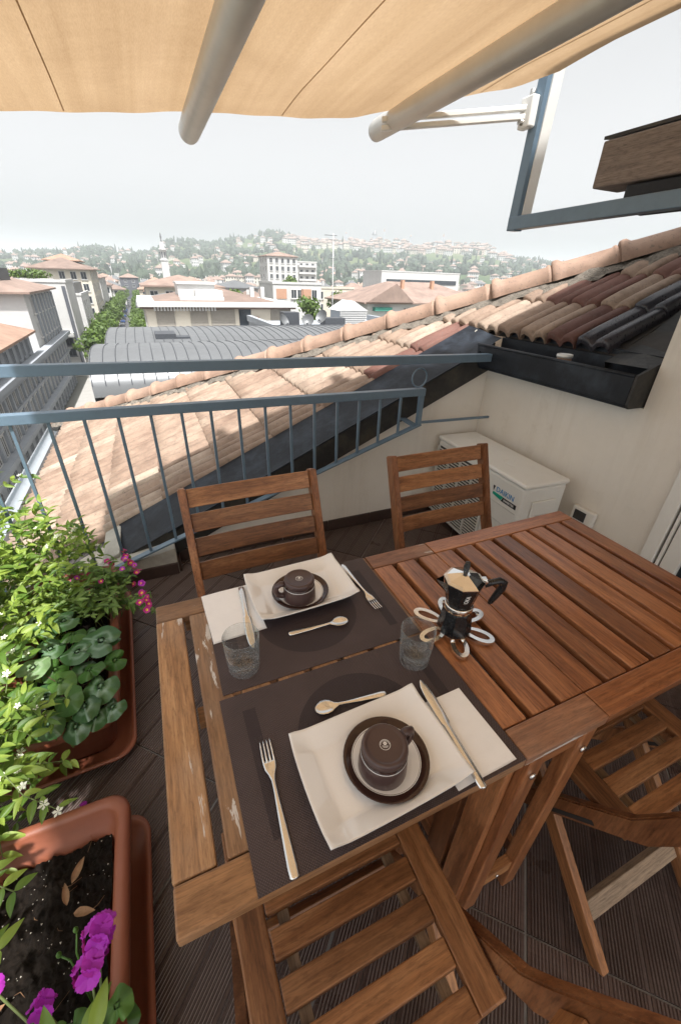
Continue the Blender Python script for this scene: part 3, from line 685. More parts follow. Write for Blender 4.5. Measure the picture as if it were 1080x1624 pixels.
# ================================================================== TABLE
ZT = .71; TH = .022
XS = (-.097, .462, .667, 1.240); YS = (.225, .282, .788, .845)
tab = thing('gateleg_table', 'brown slatted wooden gateleg table with a paler worn left leaf', 'table', (.56, .535, 0))
ox, oy = .56, .535
def tp(x, y, z): return (x-ox, y-oy, z)
SW = .058
def leaf(x0, x1, n, mat, matr, outer=None):
    g_ = .0012
    plank('end_rail', tab, tp(x0+g_, (YS[0]+YS[1])/2, ZT-TH/2), tp(x1-g_, (YS[0]+YS[1])/2, ZT-TH/2), YS[1]-YS[0]-.0012, TH, matr, bev=.0025)
    plank('end_rail', tab, tp(x0+g_, (YS[2]+YS[3])/2, ZT-TH/2), tp(x1-g_, (YS[2]+YS[3])/2, ZT-TH/2), YS[3]-YS[2]-.0012, TH, matr, bev=.0025)
    p = (x1-x0-SW)/(n-1)
    for i in range(n):
        xc = x0+SW/2+i*p
        plank('slat', tab, tp(xc, YS[1]+.0016, ZT-TH/2), tp(xc, YS[2]-.0016, ZT-TH/2), SW-.001, TH, (outer if outer and i in outer else mat), bev=.003)
    for yy in (YS[0]+.045, YS[3]-.045, .535):
        plank('batten', tab, tp(x0+.025, yy, ZT-TH-.011), tp(x1-.02, yy, ZT-TH-.011), .035, .020, mat, bev=.002)
# outer slats of the left leaf face the weather and are the most worn
class _O(dict):
    pass
def leaf_left():
    x0, x1 = XS[0], XS[1]; n = 8; g_ = .0012
    for a, b in ((YS[0], YS[1]), (YS[2], YS[3])):
        plank('end_rail', tab, tp(x0+g_, (a+b)/2, ZT-TH/2), tp(x1-g_, (a+b)/2, ZT-TH/2), b-a-.0012, TH, M['wood_weather_mid'], bev=.003)
    p = (x1-x0-SW)/(n-1)
    for i in range(n):
        xc = x0+SW/2+i*p
        plank('slat', tab, tp(xc, YS[1]+.0016, ZT-TH/2), tp(xc, YS[2]-.0016, ZT-TH/2), SW-.001, TH, M['wood_weather'] if i < 2 else M['wood_weather_mid'], bev=.003)
    for yy in (YS[0]+.045, YS[3]-.045, .535):
        plank('batten', tab, tp(x0+.06, yy, ZT-TH-.011), tp(x1-.02, yy, ZT-TH-.011), .035, .020, M['wood_weather_mid'], bev=.002)
leaf_left()
leaf(XS[1], XS[2], 3, M['wood'], M['wood_centre'])
leaf(XS[2], XS[3], 8, M['wood'], M['wood'])
# trestle under the fixed centre strip
LW = .040
for xx in (.482+LW/2, .612+LW/2):
    for yy, f in ((YS[0]+.018, -1), (YS[3]-.018, 1)):
        plank('leg', tab, tp(xx, yy, 0), tp(xx, yy, ZT-TH-.001), .040, .030, M['wood'], upv=(0, 1, 0), bev=.003)
for yy in (YS[0]+.0185, YS[3]-.0185):
    plank('stretcher', tab, tp(.5225, yy, .115), tp(.6115, yy, .115), .045, .022, M['wood_seat'], upv=(0, 1, 0), bev=.002)
    plank('apron', tab, tp(.5225, yy, .662), tp(.6115, yy, .662), .045, .022, M['wood'], upv=(0, 1, 0), bev=.002)
for xx in (.485, .645):
    plank('long_rail', tab, tp(xx+.008, YS[0]+.034, .655), tp(xx+.008, YS[3]-.034, .655), .055, .018, M['wood'], upv=(1, 0, 0), bev=.002)
    plank('long_rail', tab, tp(xx+.008, YS[0]+.034, .10), tp(xx+.008, YS[3]-.034, .10), .045, .018, M['wood'], upv=(1, 0, 0), bev=.002)
for xx in (.502, .632):
    mb = MB(); mb.lathe([(0, 0), (.0085, .001), (.0075, .004), (.003, .0055), (0, .0055)], 12); mb.obj('bolt', M['chrome'], tab, tp(xx, YS[0]+.003, .628), (R(90), 0, 0))
mb = MB(); mb.lathe([(0, 0), (.0055, .001), (.0045, .003), (0, .0035)], 10); mb.obj('bolt', M['chrome'], tab, tp(.567, YS[0]+.0075, .115), (R(90), 0, 0))
# folded gate against the trestle and the swung-out gate below the left leaf
for yy in (.275, .345): plank('gate_post', tab, tp(.470, yy, .02), tp(.470, yy, .665), .058, .020, M['wood'], upv=(1, 0, 0), bev=.002)
for zz in (.64, .12): plank('gate_rail', tab, tp(.470, .375, zz), tp(.470, .76, zz), .045, .020, M['wood'], upv=(1, 0, 0), bev=.002)
for xx in (.395, .05): plank('gate_post', tab, tp(xx, .40+.0*xx, .02), tp(xx, .40, .665), .050, .022, M['wood'], upv=(0, 1, 0), bev=.002)
for zz in (.64, .12): plank('gate_rail', tab, tp(.076, .40, zz), tp(.369, .40, zz), .045, .020, M['wood'], upv=(0, 1, 0), bev=.002)

# ================================================================== CHAIRS
def offset_poly(pts, w):
    """outline of a kinked board of width w around a centre line (2-D)"""
    L_, R_ = [], []
    for i, p in enumerate(pts):
        p = Vector(p)
        d0 = (p-Vector(pts[i-1])).normalized() if i else None
        d1 = (Vector(pts[i+1])-p).normalized() if i < len(pts)-1 else None
        d = ((d0 or d1)+(d1 or d0)).normalized(); n = Vector((-d.y, d.x)); k = 1/max(.4, n.dot(Vector((-(d1 or d0).y, (d1 or d0).x))))
        L_.append(tuple(p+n*w/2*k)); R_.append(tuple(p-n*w/2*k))
    return L_+R_[::-1]
KN = [(.395, 0.005), (.20, .245), (.02, .470), (-.015, .515), (-.045, .585), (-.15, .865)]
def upright_mesh():
    poly = offset_poly(KN, .045)
    poly[0] = (poly[0][0], 0.0); poly[-1] = (poly[-1][0], 0.0)
    mb = MB(); mb.prism(poly, -.011, .011, 'x')
    me = mb.mesh('upright', M['wood_z']); bm = bmesh.new(); bm.from_mesh(me)
    bmesh.ops.bevel(bm, geom=[e for e in bm.edges if len(e.link_faces) == 2 and e.calc_face_angle(0) > .6], offset=.003, segments=2, affect='EDGES'); bm.to_mesh(me); bm.free(); return me
UPM = upright_mesh()
def back_slat_mesh(hw_, h, t, bow):
    mb = MB(); n = 14; vs = []
    for i in range(n+1):
        u = -1+2*i/n; x = u*hw_; y = -bow*(1-u*u)
        for dy, dz in ((-t/2, -h/2), (t/2, -h/2), (t/2, h/2), (-t/2, h/2)): vs.append((x, y+dy, dz))
    fs = [(i*4+k, i*4+(k+1) % 4, (i+1)*4+(k+1) % 4, (i+1)*4+k) for i in range(n) for k in range(4)]
    fs += [(0, 1, 2, 3), (n*4+3, n*4+2, n*4+1, n*4)]
    mb.add(vs, fs); me = mb.mesh('back_slat', M['wood_seat'])
    bm = bmesh.new(); bm.from_mesh(me); bmesh.ops.bevel(bm, geom=[e for e in bm.edges if e.calc_face_angle(0) > .9], offset=.002, segments=1, affect='EDGES'); bm.to_mesh(me); bm.free()
    return me
BSM = back_slat_mesh(.1885, .055, .014, .014)
SLOT = MB()
def chair(label, x, y, rz, wide=0.0):
    c = thing('folding_chair', label, 'chair', (x, y, 0), rz, 'wooden folding chairs around the table')
    for s_ in (-1, 1):
        u = link('upright', UPM, c, (s_*.201, 0, 0))
        # routed guide slot for the folding seat
        pl = plank('guide_slot', u, (-s_*.0112, .165, .272), (-s_*.0112, .045, .422), .010, .001, M['rubber'], upv=(1, 0, 0), bev=0)
        plank('guide_slot', u, (s_*.0112, .165, .272), (s_*.0112, .045, .422), .010, .001, M['rubber'], upv=(1, 0, 0), bev=0)
        plank('rear_leg', c, (s_*.177, -.100, .004), (s_*.177, .275, .425), .040, .022, M['wood_seat'], upv=(1, 0, 0), bev=.003)
        plank('seat_rail', c, (s_*.160, -.004, .437), (s_*.160, .385, .441), .050, .022, M['wood_seat'], bev=.003)
    n = 7; p0, p1 = .014, .372
    for i in range(n):
        yy = p0+(p1-p0)*i/(n-1)
        plank('seat_slat', c, (-.1335, yy, .4375+.01*yy), (.1335, yy, .4375+.01*yy), .0385, .019, M['wood_seat'], bev=.002)
    for xx in (-.0, ): plank('seat_cleat', c, (.105, .0, .421), (.105, .38, .424), .02, .012, M['wood_grey'], bev=.001); plank('seat_cleat', c, (-.105, .0, .421), (-.105, .38, .424), .02, .012, M['wood_grey'], bev=.001)
    d = (Vector(KN[-1])-Vector(KN[-2])).normalized()
    tilt = math.atan2(-d.x, d.y)
    for k in range(4):
        t = .27-.033-k*.0745
        q = Vector(KN[-2])+d*(t+.03)
        link('back_slat', BSM, c, (0, q.x, q.y), (tilt, 0, 0))
    plank('rear_stretcher', c, (-.1655, -.020, .092), (.1655, -.020, .092), .045, .020, M['wood_grey'], upv=(0, -1, .85), bev=.002)
    plank('front_stretcher', c, (-.1895, .312, .100), (.1895, .312, .100), .040, .020, M['wood_seat'], upv=(0, 1, .8), bev=.002)
    return c
chair('wooden folding chair in front, its slatted seat pushed under the white plate', .146, .052, 0)
chair('wooden folding chair at lower right, under the right leaf of the table', .894, .120, 0)
chair('wooden folding chair facing the far place setting, in front of the railing', .215, 1.005, R(181))
chair('wooden folding chair standing in front of the air conditioning unit', .920, 1.015, R(179.5))

# ================================================================== TABLEWARE
def placemat(label, x0, x1, y0, y1, rz=0):
    cx, cy = (x0+x1)/2, (y0+y1)/2; w, h = (x1-x0)/2, (y1-y0)/2
    mb = MB(); mb.box(-w, w, -h, h, 0, .0016)
    o = mb.obj('placemat', M['mat'], None, (cx, cy, ZT+.0006), (0, 0, rz)); tag(o, label, 'placemat', 'brown woven placemats')
placemat('brown woven placemat on the far side of the table, under the left glass', .013, .453, .5385, .843, R(-.3))
placemat('brown woven placemat nearest the viewer, under the near plate', .004, .460, .226, .531)
ZM = ZT+.0026

def plate(label, cx, cy, w, h, rz):
    def surf(u, v, lift):
        a, b = u*2-1, v*2-1
        px = a*w/2*(1-.05*(1-abs(b))**0*b*b*.6); py = b*h/2*(1-.06*a*a*.3)
        ra, rb = max(0, (abs(a)-.70)/.30), max(0, (abs(b)-.62)/.38); z = .0030+.0190*min(1.2, (ra**2.2+rb**2.2)**.45)+.004*(abs(a)*abs(b))**4
        return (px, py, z+lift)
    mb = MB(); mb.sheet(lambda u, v: surf(u, v, .003), 48, 48); mb.sheet(lambda u, v: surf(u, v, 0), 48, 48)
    n = 48; per = []
    for i in range(n): per.append((i/n, 0))
    for i in range(n): per.append((1, i/n))
    for i in range(n): per.append((1-i/n, 1))
    for i in range(n): per.append((0, 1-i/n))
    vs = [surf(u, v, .003) for u, v in per]+[surf(u, v, 0) for u, v in per]; k = len(per)
    mb.add(vs, [(i, (i+1) % k, k+(i+1) % k, k+i) for i in range(k)], 0, True)
    o = mb.obj('rectangular_plate', M['porcelain'], None, (cx, cy, ZM), (0, 0, rz)); tag(o, label, 'plate', 'white rectangular plates')
plate('white rectangular plate under the far brown cup', .243, .765, .252, .176, R(1.5))
plate('white rectangular plate nearest the viewer, under the near brown cup', .224, .317, .252, .178, R(1.5))

def saucer(label, cx, cy):
    t = thing('saucer', label, 'saucer', (cx, cy, ZM+.0075), 0, 'saucers under the cups')
    mb = MB()
    mb.lathe([(0, .003), (.034, .003), (.044, .005), (.0545, .0088)], 48, m=0); mb.lathe([(.0545, .0088), (.0552, .0090)], 48, m=1); mb.lathe([(.0552, .0090), (.0566, .0098)], 48, m=0)
    mb.obj('well', [M['porcelain'], M['brown_gloss']], t)
    mb = MB(); mb.lathe([(.0566, .0098), (.064, .0128), (.0685, .0142), (.0700, .0138), (.0690, .0118), (.055, .0058), (.042, .001), (.030, .0), (0, .0)], 48); mb.obj('brown_rim', M['brown_gloss'], t)
def cup(label, cx, cy, ha):
    t = thing('coffee_cup', label, 'cup', (cx, cy, ZM+.0110), ha, 'brown cups turned upside down')
    mb = MB(); mb.lathe([(.0335, .003), (.0385, .0005), (.0390, .003), (.0388, .016), (.0378, .034), (.0368, .0395)], 48); mb.obj('body', M['brown_glaze'], t)
    mb = MB(); mb.lathe([(.0368, .0395), (.0366, .0408)], 48); mb.obj('white_line', M['white_ink'], t)
    mb = MB(); mb.lathe([(.0366, .0408), (.0345, .0430), (.0340, .0465)], 48); mb.obj('neck', M['brown_gloss'], t)
    mb = MB(); mb.lathe([(.0340, .0465), (.0360, .0480), (.0368, .0520), (.0360, .0570), (.0335, .0600), (.0305, .0605), (.0285, .0585), (.0265, .0580), (0, .0580)], 48)
    ft = mb.obj('foot', M['brown_glaze'], t)
    hn = MB(); hn.tube([(.036, 0, .050), (.045, 0, .0515), (.0555, 0, .0455), (.0575, 0, .034), (.053, 0, .022), (.044, 0, .0165), (.036, 0, .0175)], [.0075, .0072, .0070, .0068, .0068, .0070, .0075], 12); hn.obj('handle', M['brown_glaze'], t)
    # printed maker's mark: ring, small flower, lines of tiny print
    em = MB(); z = .0585
    def ring(r0, r1, a0, a1, n=28):
        em.add([(math.cos(a0+(a1-a0)*i/n)*r, math.sin(a0+(a1-a0)*i/n)*r, z) for r in (r0, r1) for i in range(n+1)], [(i, i+1, n+2+i, n+1+i) for i in range(n)])
    ring(.0078, .0085, 0, 2*math.pi)
    for k in range(10): ring(.0062, .0072, k*.31+.15, k*.31+.35, 3)
    for k in range(6):
        a = k*math.pi/3; q = (math.cos(a)*.0018, .0022+math.sin(a)*.0018)
        em.add([(q[0]+math.cos(b)*.0013, q[1]+math.sin(b)*.0013, z) for b in [i*math.pi/4 for i in range(8)]], [tuple(range(8))])
    for k, wd in enumerate((.0045, .0042, .003)):
        yy = -.0022-k*.0013; xx = -wd
        while xx < wd: em.add([(xx, yy, z), (xx+.0007, yy, z), (xx+.0007, yy+.0008, z), (xx, yy+.0008, z)], [(0, 1, 2, 3)]); xx += .0011
    e = em.obj('printed_mark', M['white_ink'], ft, fix=False); e.rotation_euler = (0, 0, -ha+R(-24))
saucer('brown rimmed white saucer on the far plate', .238, .752); cup('brown upside down coffee cup on the far plate, handle to the left', .231, .737, R(176))
saucer('brown rimmed white saucer on the near plate', .236, .311); cup('brown upside down coffee cup on the near plate, handle to the right', .226, .305, R(12))

def napkin(label, cx, cy, w, h, rz, z0):
    t = thing('paper_napkin', label, 'napkin', (cx, cy, z0), rz, 'folded white paper napkins')
    for k in range(3):
        def sf(u, v, k=k):
            x = (u-.5)*(w-.002*k); y = (v-.5)*(h-.002*k)
            return (x+.0003*math.sin(v*7+k), y+.0003*math.sin(u*6), .0006+.0011*k+.0018*math.exp(-((u-.5)**2+(v-.5)**2)*3)*math.sin(u*5+v*3+k)*.4)
        mb = MB(); mb.sheet(sf, 14, 14); mb.obj('folded_layer', M['napkin'], t)
napkin('folded white paper napkin left of the far plate', .071, .758, .118, .166, R(2), ZM)
napkin('folded white paper napkin right of the near plate', .381, .306, .122, .150, R(1.5), ZM)

def strip(mb, pts, m=0):
    """metal bar: pts = (y, halfwidth, z, thickness, cup depth)"""
    vs = []; n = 6
    for y, hw_, z, th, cu in pts:
        for k in range(n+1):
            u = -1+2*k/n; vs.append((u*hw_, y, z+cu*u*u+th*(1-u*u)*.5))
        for k in range(n, -1, -1):
            u = -1+2*k/n; vs.append((u*hw_, y, z+cu*u*u-th*(1-u*u)*.5-th*.25))
    q = 2*(n+1); N = len(pts)
    mb.add(vs, [(i*q+k, i*q+(k+1) % q, (i+1)*q+(k+1) % q, (i+1)*q+k) for i in range(N-1) for k in range(q)]+[tuple(range(q))[::-1], tuple((N-1)*q+k for k in range(q))], m, True)
HANDLE = [(-.098, .0030, .0022, .0020, 0), (-.096, .0062, .0024, .0026, 0), (-.085, .0070, .0026, .0028, 0), (-.03, .0050, .0034, .0028, 0), (.012, .0030, .0050, .0028, 0), (.030, .0028, .0062, .0028, 0)]
def fork_mesh():
    mb = MB(); strip(mb, HANDLE+[(.040, .0050, .0052, .0022, .0004), (.050, .0092, .0038, .0018, .0014), (.060, .0103, .0030, .0016, .0018), (.064, .0104, .0030, .0016, .0018)])
    for k in range(4):
        x = -.0087+k*.0058; mb.tube([(x, .062, .0040), (x, .078, .0032), (x*.97, .090, .0042), (x*.95, .0985, .0062)], [.00185, .0017, .0014, .0007], 8)
    return mb.mesh('fork', M['cutlery'])
def spoon_mesh():
    mb = MB(); k = .74
    pts = [(y*k, w*.95, z, t, c) for y, w, z, t, c in HANDLE]
    pts += [(.030, .0060, .0040, .0016, .0012), (.038, .0118, .0024, .0014, .0036), (.046, .0142, .0018, .0013, .0048), (.054, .0138, .0019, .0013, .0046), (.061, .0105, .0026, .0013, .0030), (.0655, .0058, .0040, .0013, .0012), (.067, .0015, .0050, .0010, 0)]
    strip(mb, pts); return mb.mesh('spoon', M['cutlery'])
def knife_mesh():
    mb = MB(); strip(mb, [(-.103, .0030, .0034, .0028, 0), (-.101, .0066, .0036, .0046, 0), (-.085, .0075, .0036, .0050, 0), (-.02, .0060, .0036, .0048, 0), (.005, .0056, .0036, .0042, 0), (.010, .0082, .0034, .0024, 0), (.030, .0092, .0032, .0016, 0), (.065, .0094, .0030, .0013, 0), (.088, .0072, .0028, .0011, 0), (.100, .0030, .0027, .0010, 0), (.103, .0008, .0027, .0008, 0)])
    return mb.mesh('knife', M['cutlery'])
FM, SM, KM = fork_mesh(), spoon_mesh(), knife_mesh()
def cut(name, me, a, b, z, label, cat, grp, tilt=0):
    """a = handle end, b = working end"""
    a = Vector(a); b = Vector(b); d = b-a; c = (a+b)/2
    o = link(name, me, None, (c.x, c.y, z), (tilt, 0, math.atan2(-d.x, d.y))); tag(o, label, cat, grp)
cut('fork', FM, (.386, .825), (.397, .640), ZM, 'satin steel fork right of the far plate', 'fork', 'forks')
cut('fork', FM, (.053, .222), (.0625, .425), ZM, 'satin steel fork left of the near plate', 'fork', 'forks')
cut('teaspoon', SM, (.175, .641), (.315, .629), ZM, 'teaspoon in front of the far plate', 'spoon', 'teaspoons')
cut('teaspoon', SM, (.298, .426), (.160, .443), ZM, 'teaspoon behind the near plate', 'spoon', 'teaspoons')
cut('knife', KM, (.106, .828), (.090, .626), ZM+.006, 'satin steel knife lying on the far napkin', 'knife', 'knives')
cut('knife', KM, (.354, .214), (.371, .416), ZM+.013, 'satin steel knife lying across the near napkin and plate edge', 'knife', 'knives')

def tumbler(label, cx, cy):
    mb = MB()
    mb.lathe([(0, .0), (.026, .0), (.0295, .002), (.0305, .006), (.0330, .045), (.0352, .090), (.0347, .0916), (.0338, .0908), (.0318, .045), (.0292, .0165), (.026, .0125), (0, .0115)], 64)
    o = mb.obj('water_glass', M['glass'], None, (cx, cy, ZM)); tag(o, label, 'glass', 'clear water glasses')
tumbler('clear water glass in front of the far napkin', .0635, .588); tumbler('clear water glass left of the coffee pot', .394, .474)

# flower-shaped trivet and coffee pot
TX, TY = .527, .520
tr = thing('flower_trivet', 'polished steel flower shaped trivet under the coffee pot', 'trivet', (TX, TY, ZT+.0008))
def petal_mesh():
    mb = MB(); n = 26; vs = []
    def oval(k, sx, sy): 
        t = 2*math.pi*k/n; wd = 1-.32*math.cos(t)*-.5
        return (.058+sx*math.cos(t), sy*math.sin(t)*wd)
    for (sx, sy, z) in ((.036, .0185, .0), (.036, .0185, .007), (.0255, .0088, .007), (.0255, .0088, .0)):
        for k in range(n): x, y = oval(k, sx, sy); vs.append((x, y, z+.005))
    mb.add(vs, [(i*n+k, i*n+(k+1) % n, ((i+1) % 4)*n+(k+1) % n, ((i+1) % 4)*n+k) for i in range(4) for k in range(n)])
    return mb.mesh('petal', M['chrome'])
pm = petal_mesh()
for k in range(6): link('petal', pm, tr, (0, 0, 0), (0, 0, R(7+60*k)))
mb = MB(); mb.lathe([(.016, .003), (.027, .003), (.027, .011), (.016, .011), (.016, .003)], 32); mb.obj('hub', M['chrome'], tr)
for k in range(6):
    a = R(7+60*k); mb = MB(); mb.lathe([(0, 0), (.004, 0), (.004, .006), (0, .006)], 8, (math.cos(a)*.082, math.sin(a)*.082, 0)); mb.obj('foot', M['chrome'], tr)
pot = thing('coffee_pot', 'black eight sided stovetop coffee pot with steel lid on the table', 'coffee pot', (.519, .508, ZT+.0130), R(-20))
ph = math.pi/8
mb = MB(); mb.lathe([(0, 0), (.035, 0), (.0375, .003), (.0375, .005)], 8, ph=ph, smooth=False); mb.obj('steel_base', M['chrome'], pot)
mb = MB(); mb.lathe([(.0375, .005), (.0372, .012), (.0315, .062), (.030, .066)], 8, ph=ph, smooth=False); mb.obj('boiler', M['moka_black'], pot)
mb = MB(); mb.lathe([(.0290, .066), (.0300, .066), (.0312, .068), (.0312, .079), (.0300, .081), (.028, .081)], 40); mb.obj('steel_collar', M['chrome'], pot)
mb = MB(); mb.lathe([(.028, .081), (.0295, .083), (.0345, .110), (.0415, .142), (.0405, .142), (.034, .11), (.02, .1)], 8, ph=ph, smooth=False); mb.obj('upper_pot', M['moka_black'], pot)
mb = MB(); mb.lathe([(.0428, .1425), (.0428, .1445), (.036, .148), (.010, .158), (0, .1595)], 8, ph=ph, smooth=False); lid = mb.obj('lid', M['chrome'], pot)
mb = MB(); mb.lathe([(0, .158), (.0045, .158), (.006, .165), (.0075, .178), (.0055, .187), (0, .188)], 6, smooth=False); mb.obj('lid_knob', M['black_plastic'], lid)
# spout towards local -x, handle towards +x
mb = MB(); mb.add([(-.036, -.012, .118), (-.036, .012, .118), (-.039, -.015, .143), (-.039, .015, .143), (-.060, 0, .146), (-.057, 0, .140)], [(0, 1, 5), (0, 5, 4, 2), (1, 3, 4, 5)]); mb.obj('spout', M['chrome'], pot, fix=False)
hd_ = MB(); vs = []
prof = [((.046, .128), .008, .0075), ((.062, .134), .0075, .0075), ((.078, .138), .0080, .0085), ((.088, .132), .0085, .0085), ((.087, .118), .0085, .0090), ((.078, .098), .0075, .0080), ((.070, .080), .006, .006), ((.067, .074), .003, .003)]
for i, ((x, z), a, b) in enumerate(prof):
    p = Vector((x, z)); d = (Vector(prof[min(i+1, len(prof)-1)][0])-Vector(prof[max(i-1, 0)][0])).normalized(); n_ = Vector((-d.y, d.x))
    for k in range(8):
        t = 2*math.pi*k/8+ph; q = p+n_*a*math.cos(t); vs.append((q.x, b*math.sin(t), q.y))
hd_.add(vs, [(i*8+k, i*8+(k+1) % 8, (i+1)*8+(k+1) % 8, (i+1)*8+k) for i in range(len(prof)-1) for k in range(8)]+[tuple(range(8)), tuple(56+k for k in range(8))], 0, True)
hd_.obj('handle', M['black_plastic'], pot)
mb = MB(); mb.box(.036, .049, -.006, .006, .122, .146); mb.tube([(.046, -.009, .140), (.046, .009, .140)], .004, 10); mb.obj('hinge', M['chrome'], pot, bevel=.0015)
me = text_mesh('MOKA', .013, .0003); me.materials.append(M['white_ink'])
fa = R(-90)      # facet that faces the viewer
nrm = Vector((math.cos(fa), math.sin(fa), -.32)).normalized(); upf = Vector((0, 0, 1)); upf = (upf-nrm*upf.dot(nrm)).normalized(); xr = upf.cross(nrm)
c0 = Vector((math.cos(fa), math.sin(fa), 0))*(.0345*math.cos(ph)+.0014)+Vector((0, 0, .1115))
mt = Matrix(((upf.x, -xr.x, nrm.x, c0.x), (upf.y, -xr.y, nrm.y, c0.y), (upf.z, -xr.z, nrm.z, c0.z), (0, 0, 0, 1)))
link('lettering', me, pot, mtx=mt)
# ================================================================== PLANTERS AND PLANTS
def rrect(w, h, r, n=6):
    pts = []
    for cx, cy, a in ((w-r, h-r, 0), (-w+r, h-r, 90), (-w+r, -h+r, 180), (w-r, -h+r, 270)):
        for k in range(n+1):
            t = R(a+90*k/n); pts.append((cx+r*math.cos(t), cy+r*math.sin(t)))
    return pts
def loft(mb, secs, close=False, m=0):
    n = len(secs[0][0]); vs = []
    for poly, z in secs: vs += [(p[0], p[1], z) for p in poly]
    fs = [(i*n+k, i*n+(k+1) % n, (i+1)*n+(k+1) % n, (i+1)*n+k) for i in range(len(secs)-1) for k in range(n)]
    mb.add(vs, fs, m, True)
def planter(label, cx, cy, w, h, H_, rz, soilz):
    t = thing('planter_box', label, 'planter', (cx, cy, 0), rz, 'terracotta coloured planter boxes')
    W2, L2 = w/2, h/2
    mb = MB()
    loft(mb, [(rrect(W2-.055, L2-.055, .04), .028), (rrect(W2-.045, L2-.045, .045), .034), (rrect(W2-.022, L2-.022, .05), H_-.045), (rrect(W2-.006, L2-.006, .052), H_-.040), (rrect(W2-.001, L2-.001, .055), H_-.030), (rrect(W2, L2, .055), H_-.012), (rrect(W2-.006, L2-.006, .052), H_-.003), (rrect(W2-.014, L2-.014, .048), H_),
              (rrect(W2-.024, L2-.024, .042), H_-.001), (rrect(W2-.032, L2-.032, .036), H_-.008), (rrect(W2-.034, L2-.034, .036), H_-.060), (rrect(W2-.046, L2-.046, .034), H_-.064), (rrect(W2-.060, L2-.060, .034), .06)])
    b = rrect(W2-.055, L2-.055, .04); mb.add([(p[0], p[1], .028) for p in b], [tuple(range(len(b)))])
    mb.obj('box', M['terracotta'], t)
    mb = MB(); o1 = .005
    loft(mb, [(rrect(W2-.05, L2-.05, .04), .0), (rrect(W2-.012, L2-.012, .05), .004), (rrect(W2+o1+.006, L2+o1+.006, .06), .040), (rrect(W2+o1+.014, L2+o1+.014, .062), .046), (rrect(W2+o1+.014, L2+o1+.014, .062), .052), (rrect(W2+o1+.004, L2+o1+.004, .06), .054), (rrect(W2+o1-.004, L2+o1-.004, .055), .046), (rrect(W2-.02, L2-.02, .05), .012), (rrect(W2-.06, L2-.06, .04), .010)])
    mb.obj('drip_tray', M['terracotta'], t)
    mb = MB(); W3, L3 = W2-.056, L2-.056
    def sf(u, v):
        x = (u*2-1)*W3; y = (v*2-1)*L3
        return (x, y, soilz+.020*noise.noise(Vector((x*9, y*9, 1)))+.014*noise.noise(Vector((x*40, y*40, 5)))+.011*noise.noise(Vector((x*110, y*110, 2))))
    mb.sheet(sf, 80, 200); so_ = mb.obj('soil', M['soil'], t)
    return t
near = planter('terracotta planter with bare soil and a purple geranium, nearest the viewer', -.425, .315, .345, .86, .22, 0, .135)
far_ = planter('terracotta planter full of jasmine and cyclamen by the railing', -.470, 1.395, .345, .86, .22, R(1.6), .15)
# perlite crumbs and bits in the near soil
rn = random.Random(11)
mb = MB()
for k in range(420):
    x = rn.uniform(-.112, .112); y = rn.uniform(-.36, .37)
    if noise.noise(Vector((x*22, y*22, 8)))+rn.uniform(-.35, .35) < -.05: continue
    z = .135+.020*noise.noise(Vector((x*9, y*9, 1)))+.012*noise.noise(Vector((x*40, y*40, 5)))+.003
    r_ = rn.uniform(.0008, .0028)
    a = rn.uniform(0, 3)
    vs = [(x+r_*math.cos(a+i*2.1)*rn.uniform(.6, 1.3), y+r_*math.sin(a+i*2.1)*rn.uniform(.6, 1.3), z) for i in range(3)]+[(x, y, z+r_)]
    mb.add(vs, [(0, 1, 3), (1, 2, 3), (2, 0, 3)])
pe = mb.obj('perlite_crumbs', M['perlite'], near, fix=False); tag(pe, kind='stuff')
mb = MB()
for k in range(34):
    x = rn.uniform(-.1, .1); y = rn.uniform(-.3, .36); a = rn.uniform(0, 6.3); l = rn.uniform(.01, .05); z = .142+rn.uniform(0, .012)
    mb.tube([(x, y, z), (x+l*.5*math.cos(a), y+l*.5*math.sin(a), z+rn.uniform(0, .008)), (x+l*math.cos(a+.4), y+l*math.sin(a+.4), z-.003)], rn.uniform(.0003, .0007), 4)
tw = mb.obj('dry_twigs', M['dead_leaf'], near, fix=False); tag(tw, kind='stuff')

def leaf_mesh(name, L_, Wd, mat, fold=.25, droop=.25, wavy=0, tip=1.6):
    """one leaf along +Y from the stalk end, a slightly folded blade with midrib"""
    mb = MB(); nv = 7; vs = []
    for j in range(nv+1):
        v = j/nv; w = Wd*(math.sin(math.pi*v**.85)**.8)*(1-.25*v**tip)
        for u in (-1, -.5, 0, .5, 1):
            vs.append((u*w/2, v*L_, abs(u)*w*fold-droop*L_*v*v+wavy*math.sin(v*14+u*2)*abs(u)*w))
    mb.add(vs, [(j*5+k, j*5+k+1, (j+1)*5+k+1, (j+1)*5+k) for j in range(nv) for k in range(4)], 0, True)
    return mb.mesh(name, mat, fix=False)
def leaf_mtx(p, d, upv, s=1, roll=0):
    d = Vector(d).normalized(); z = Vector(upv); z = z-d*z.dot(d)
    if z.length < .05: z = Vector((1, 0, 0))-d*d.x
    z.normalize(); x = d.cross(z)
    m = Matrix(((x.x, d.x, z.x, p[0]), (x.y, d.y, z.y, p[1]), (x.z, d.z, z.z, p[2]), (0, 0, 0, 1)))
    return m @ Matrix.Rotation(roll, 4, 'Y') @ Matrix.Scale(s, 4)
def bake(mb, me, m, tone=None):
    b = len(mb.v); mb.v += [tuple(m @ v.co) for v in me.vertices]
    for p in me.polygons: mb.f.append([b+i for i in p.vertices]); mb.m.append(0); mb.sm.append(True)
    if tone is not None: mb.tones += [tone]*len(me.vertices)
def tone_obj(mb, name, mat, parent):
    o = mb.obj(name, mat, parent, fix=False); at = o.data.attributes.new('tone', 'FLOAT', 'POINT'); at.data.foreach_set('value', mb.tones); return o

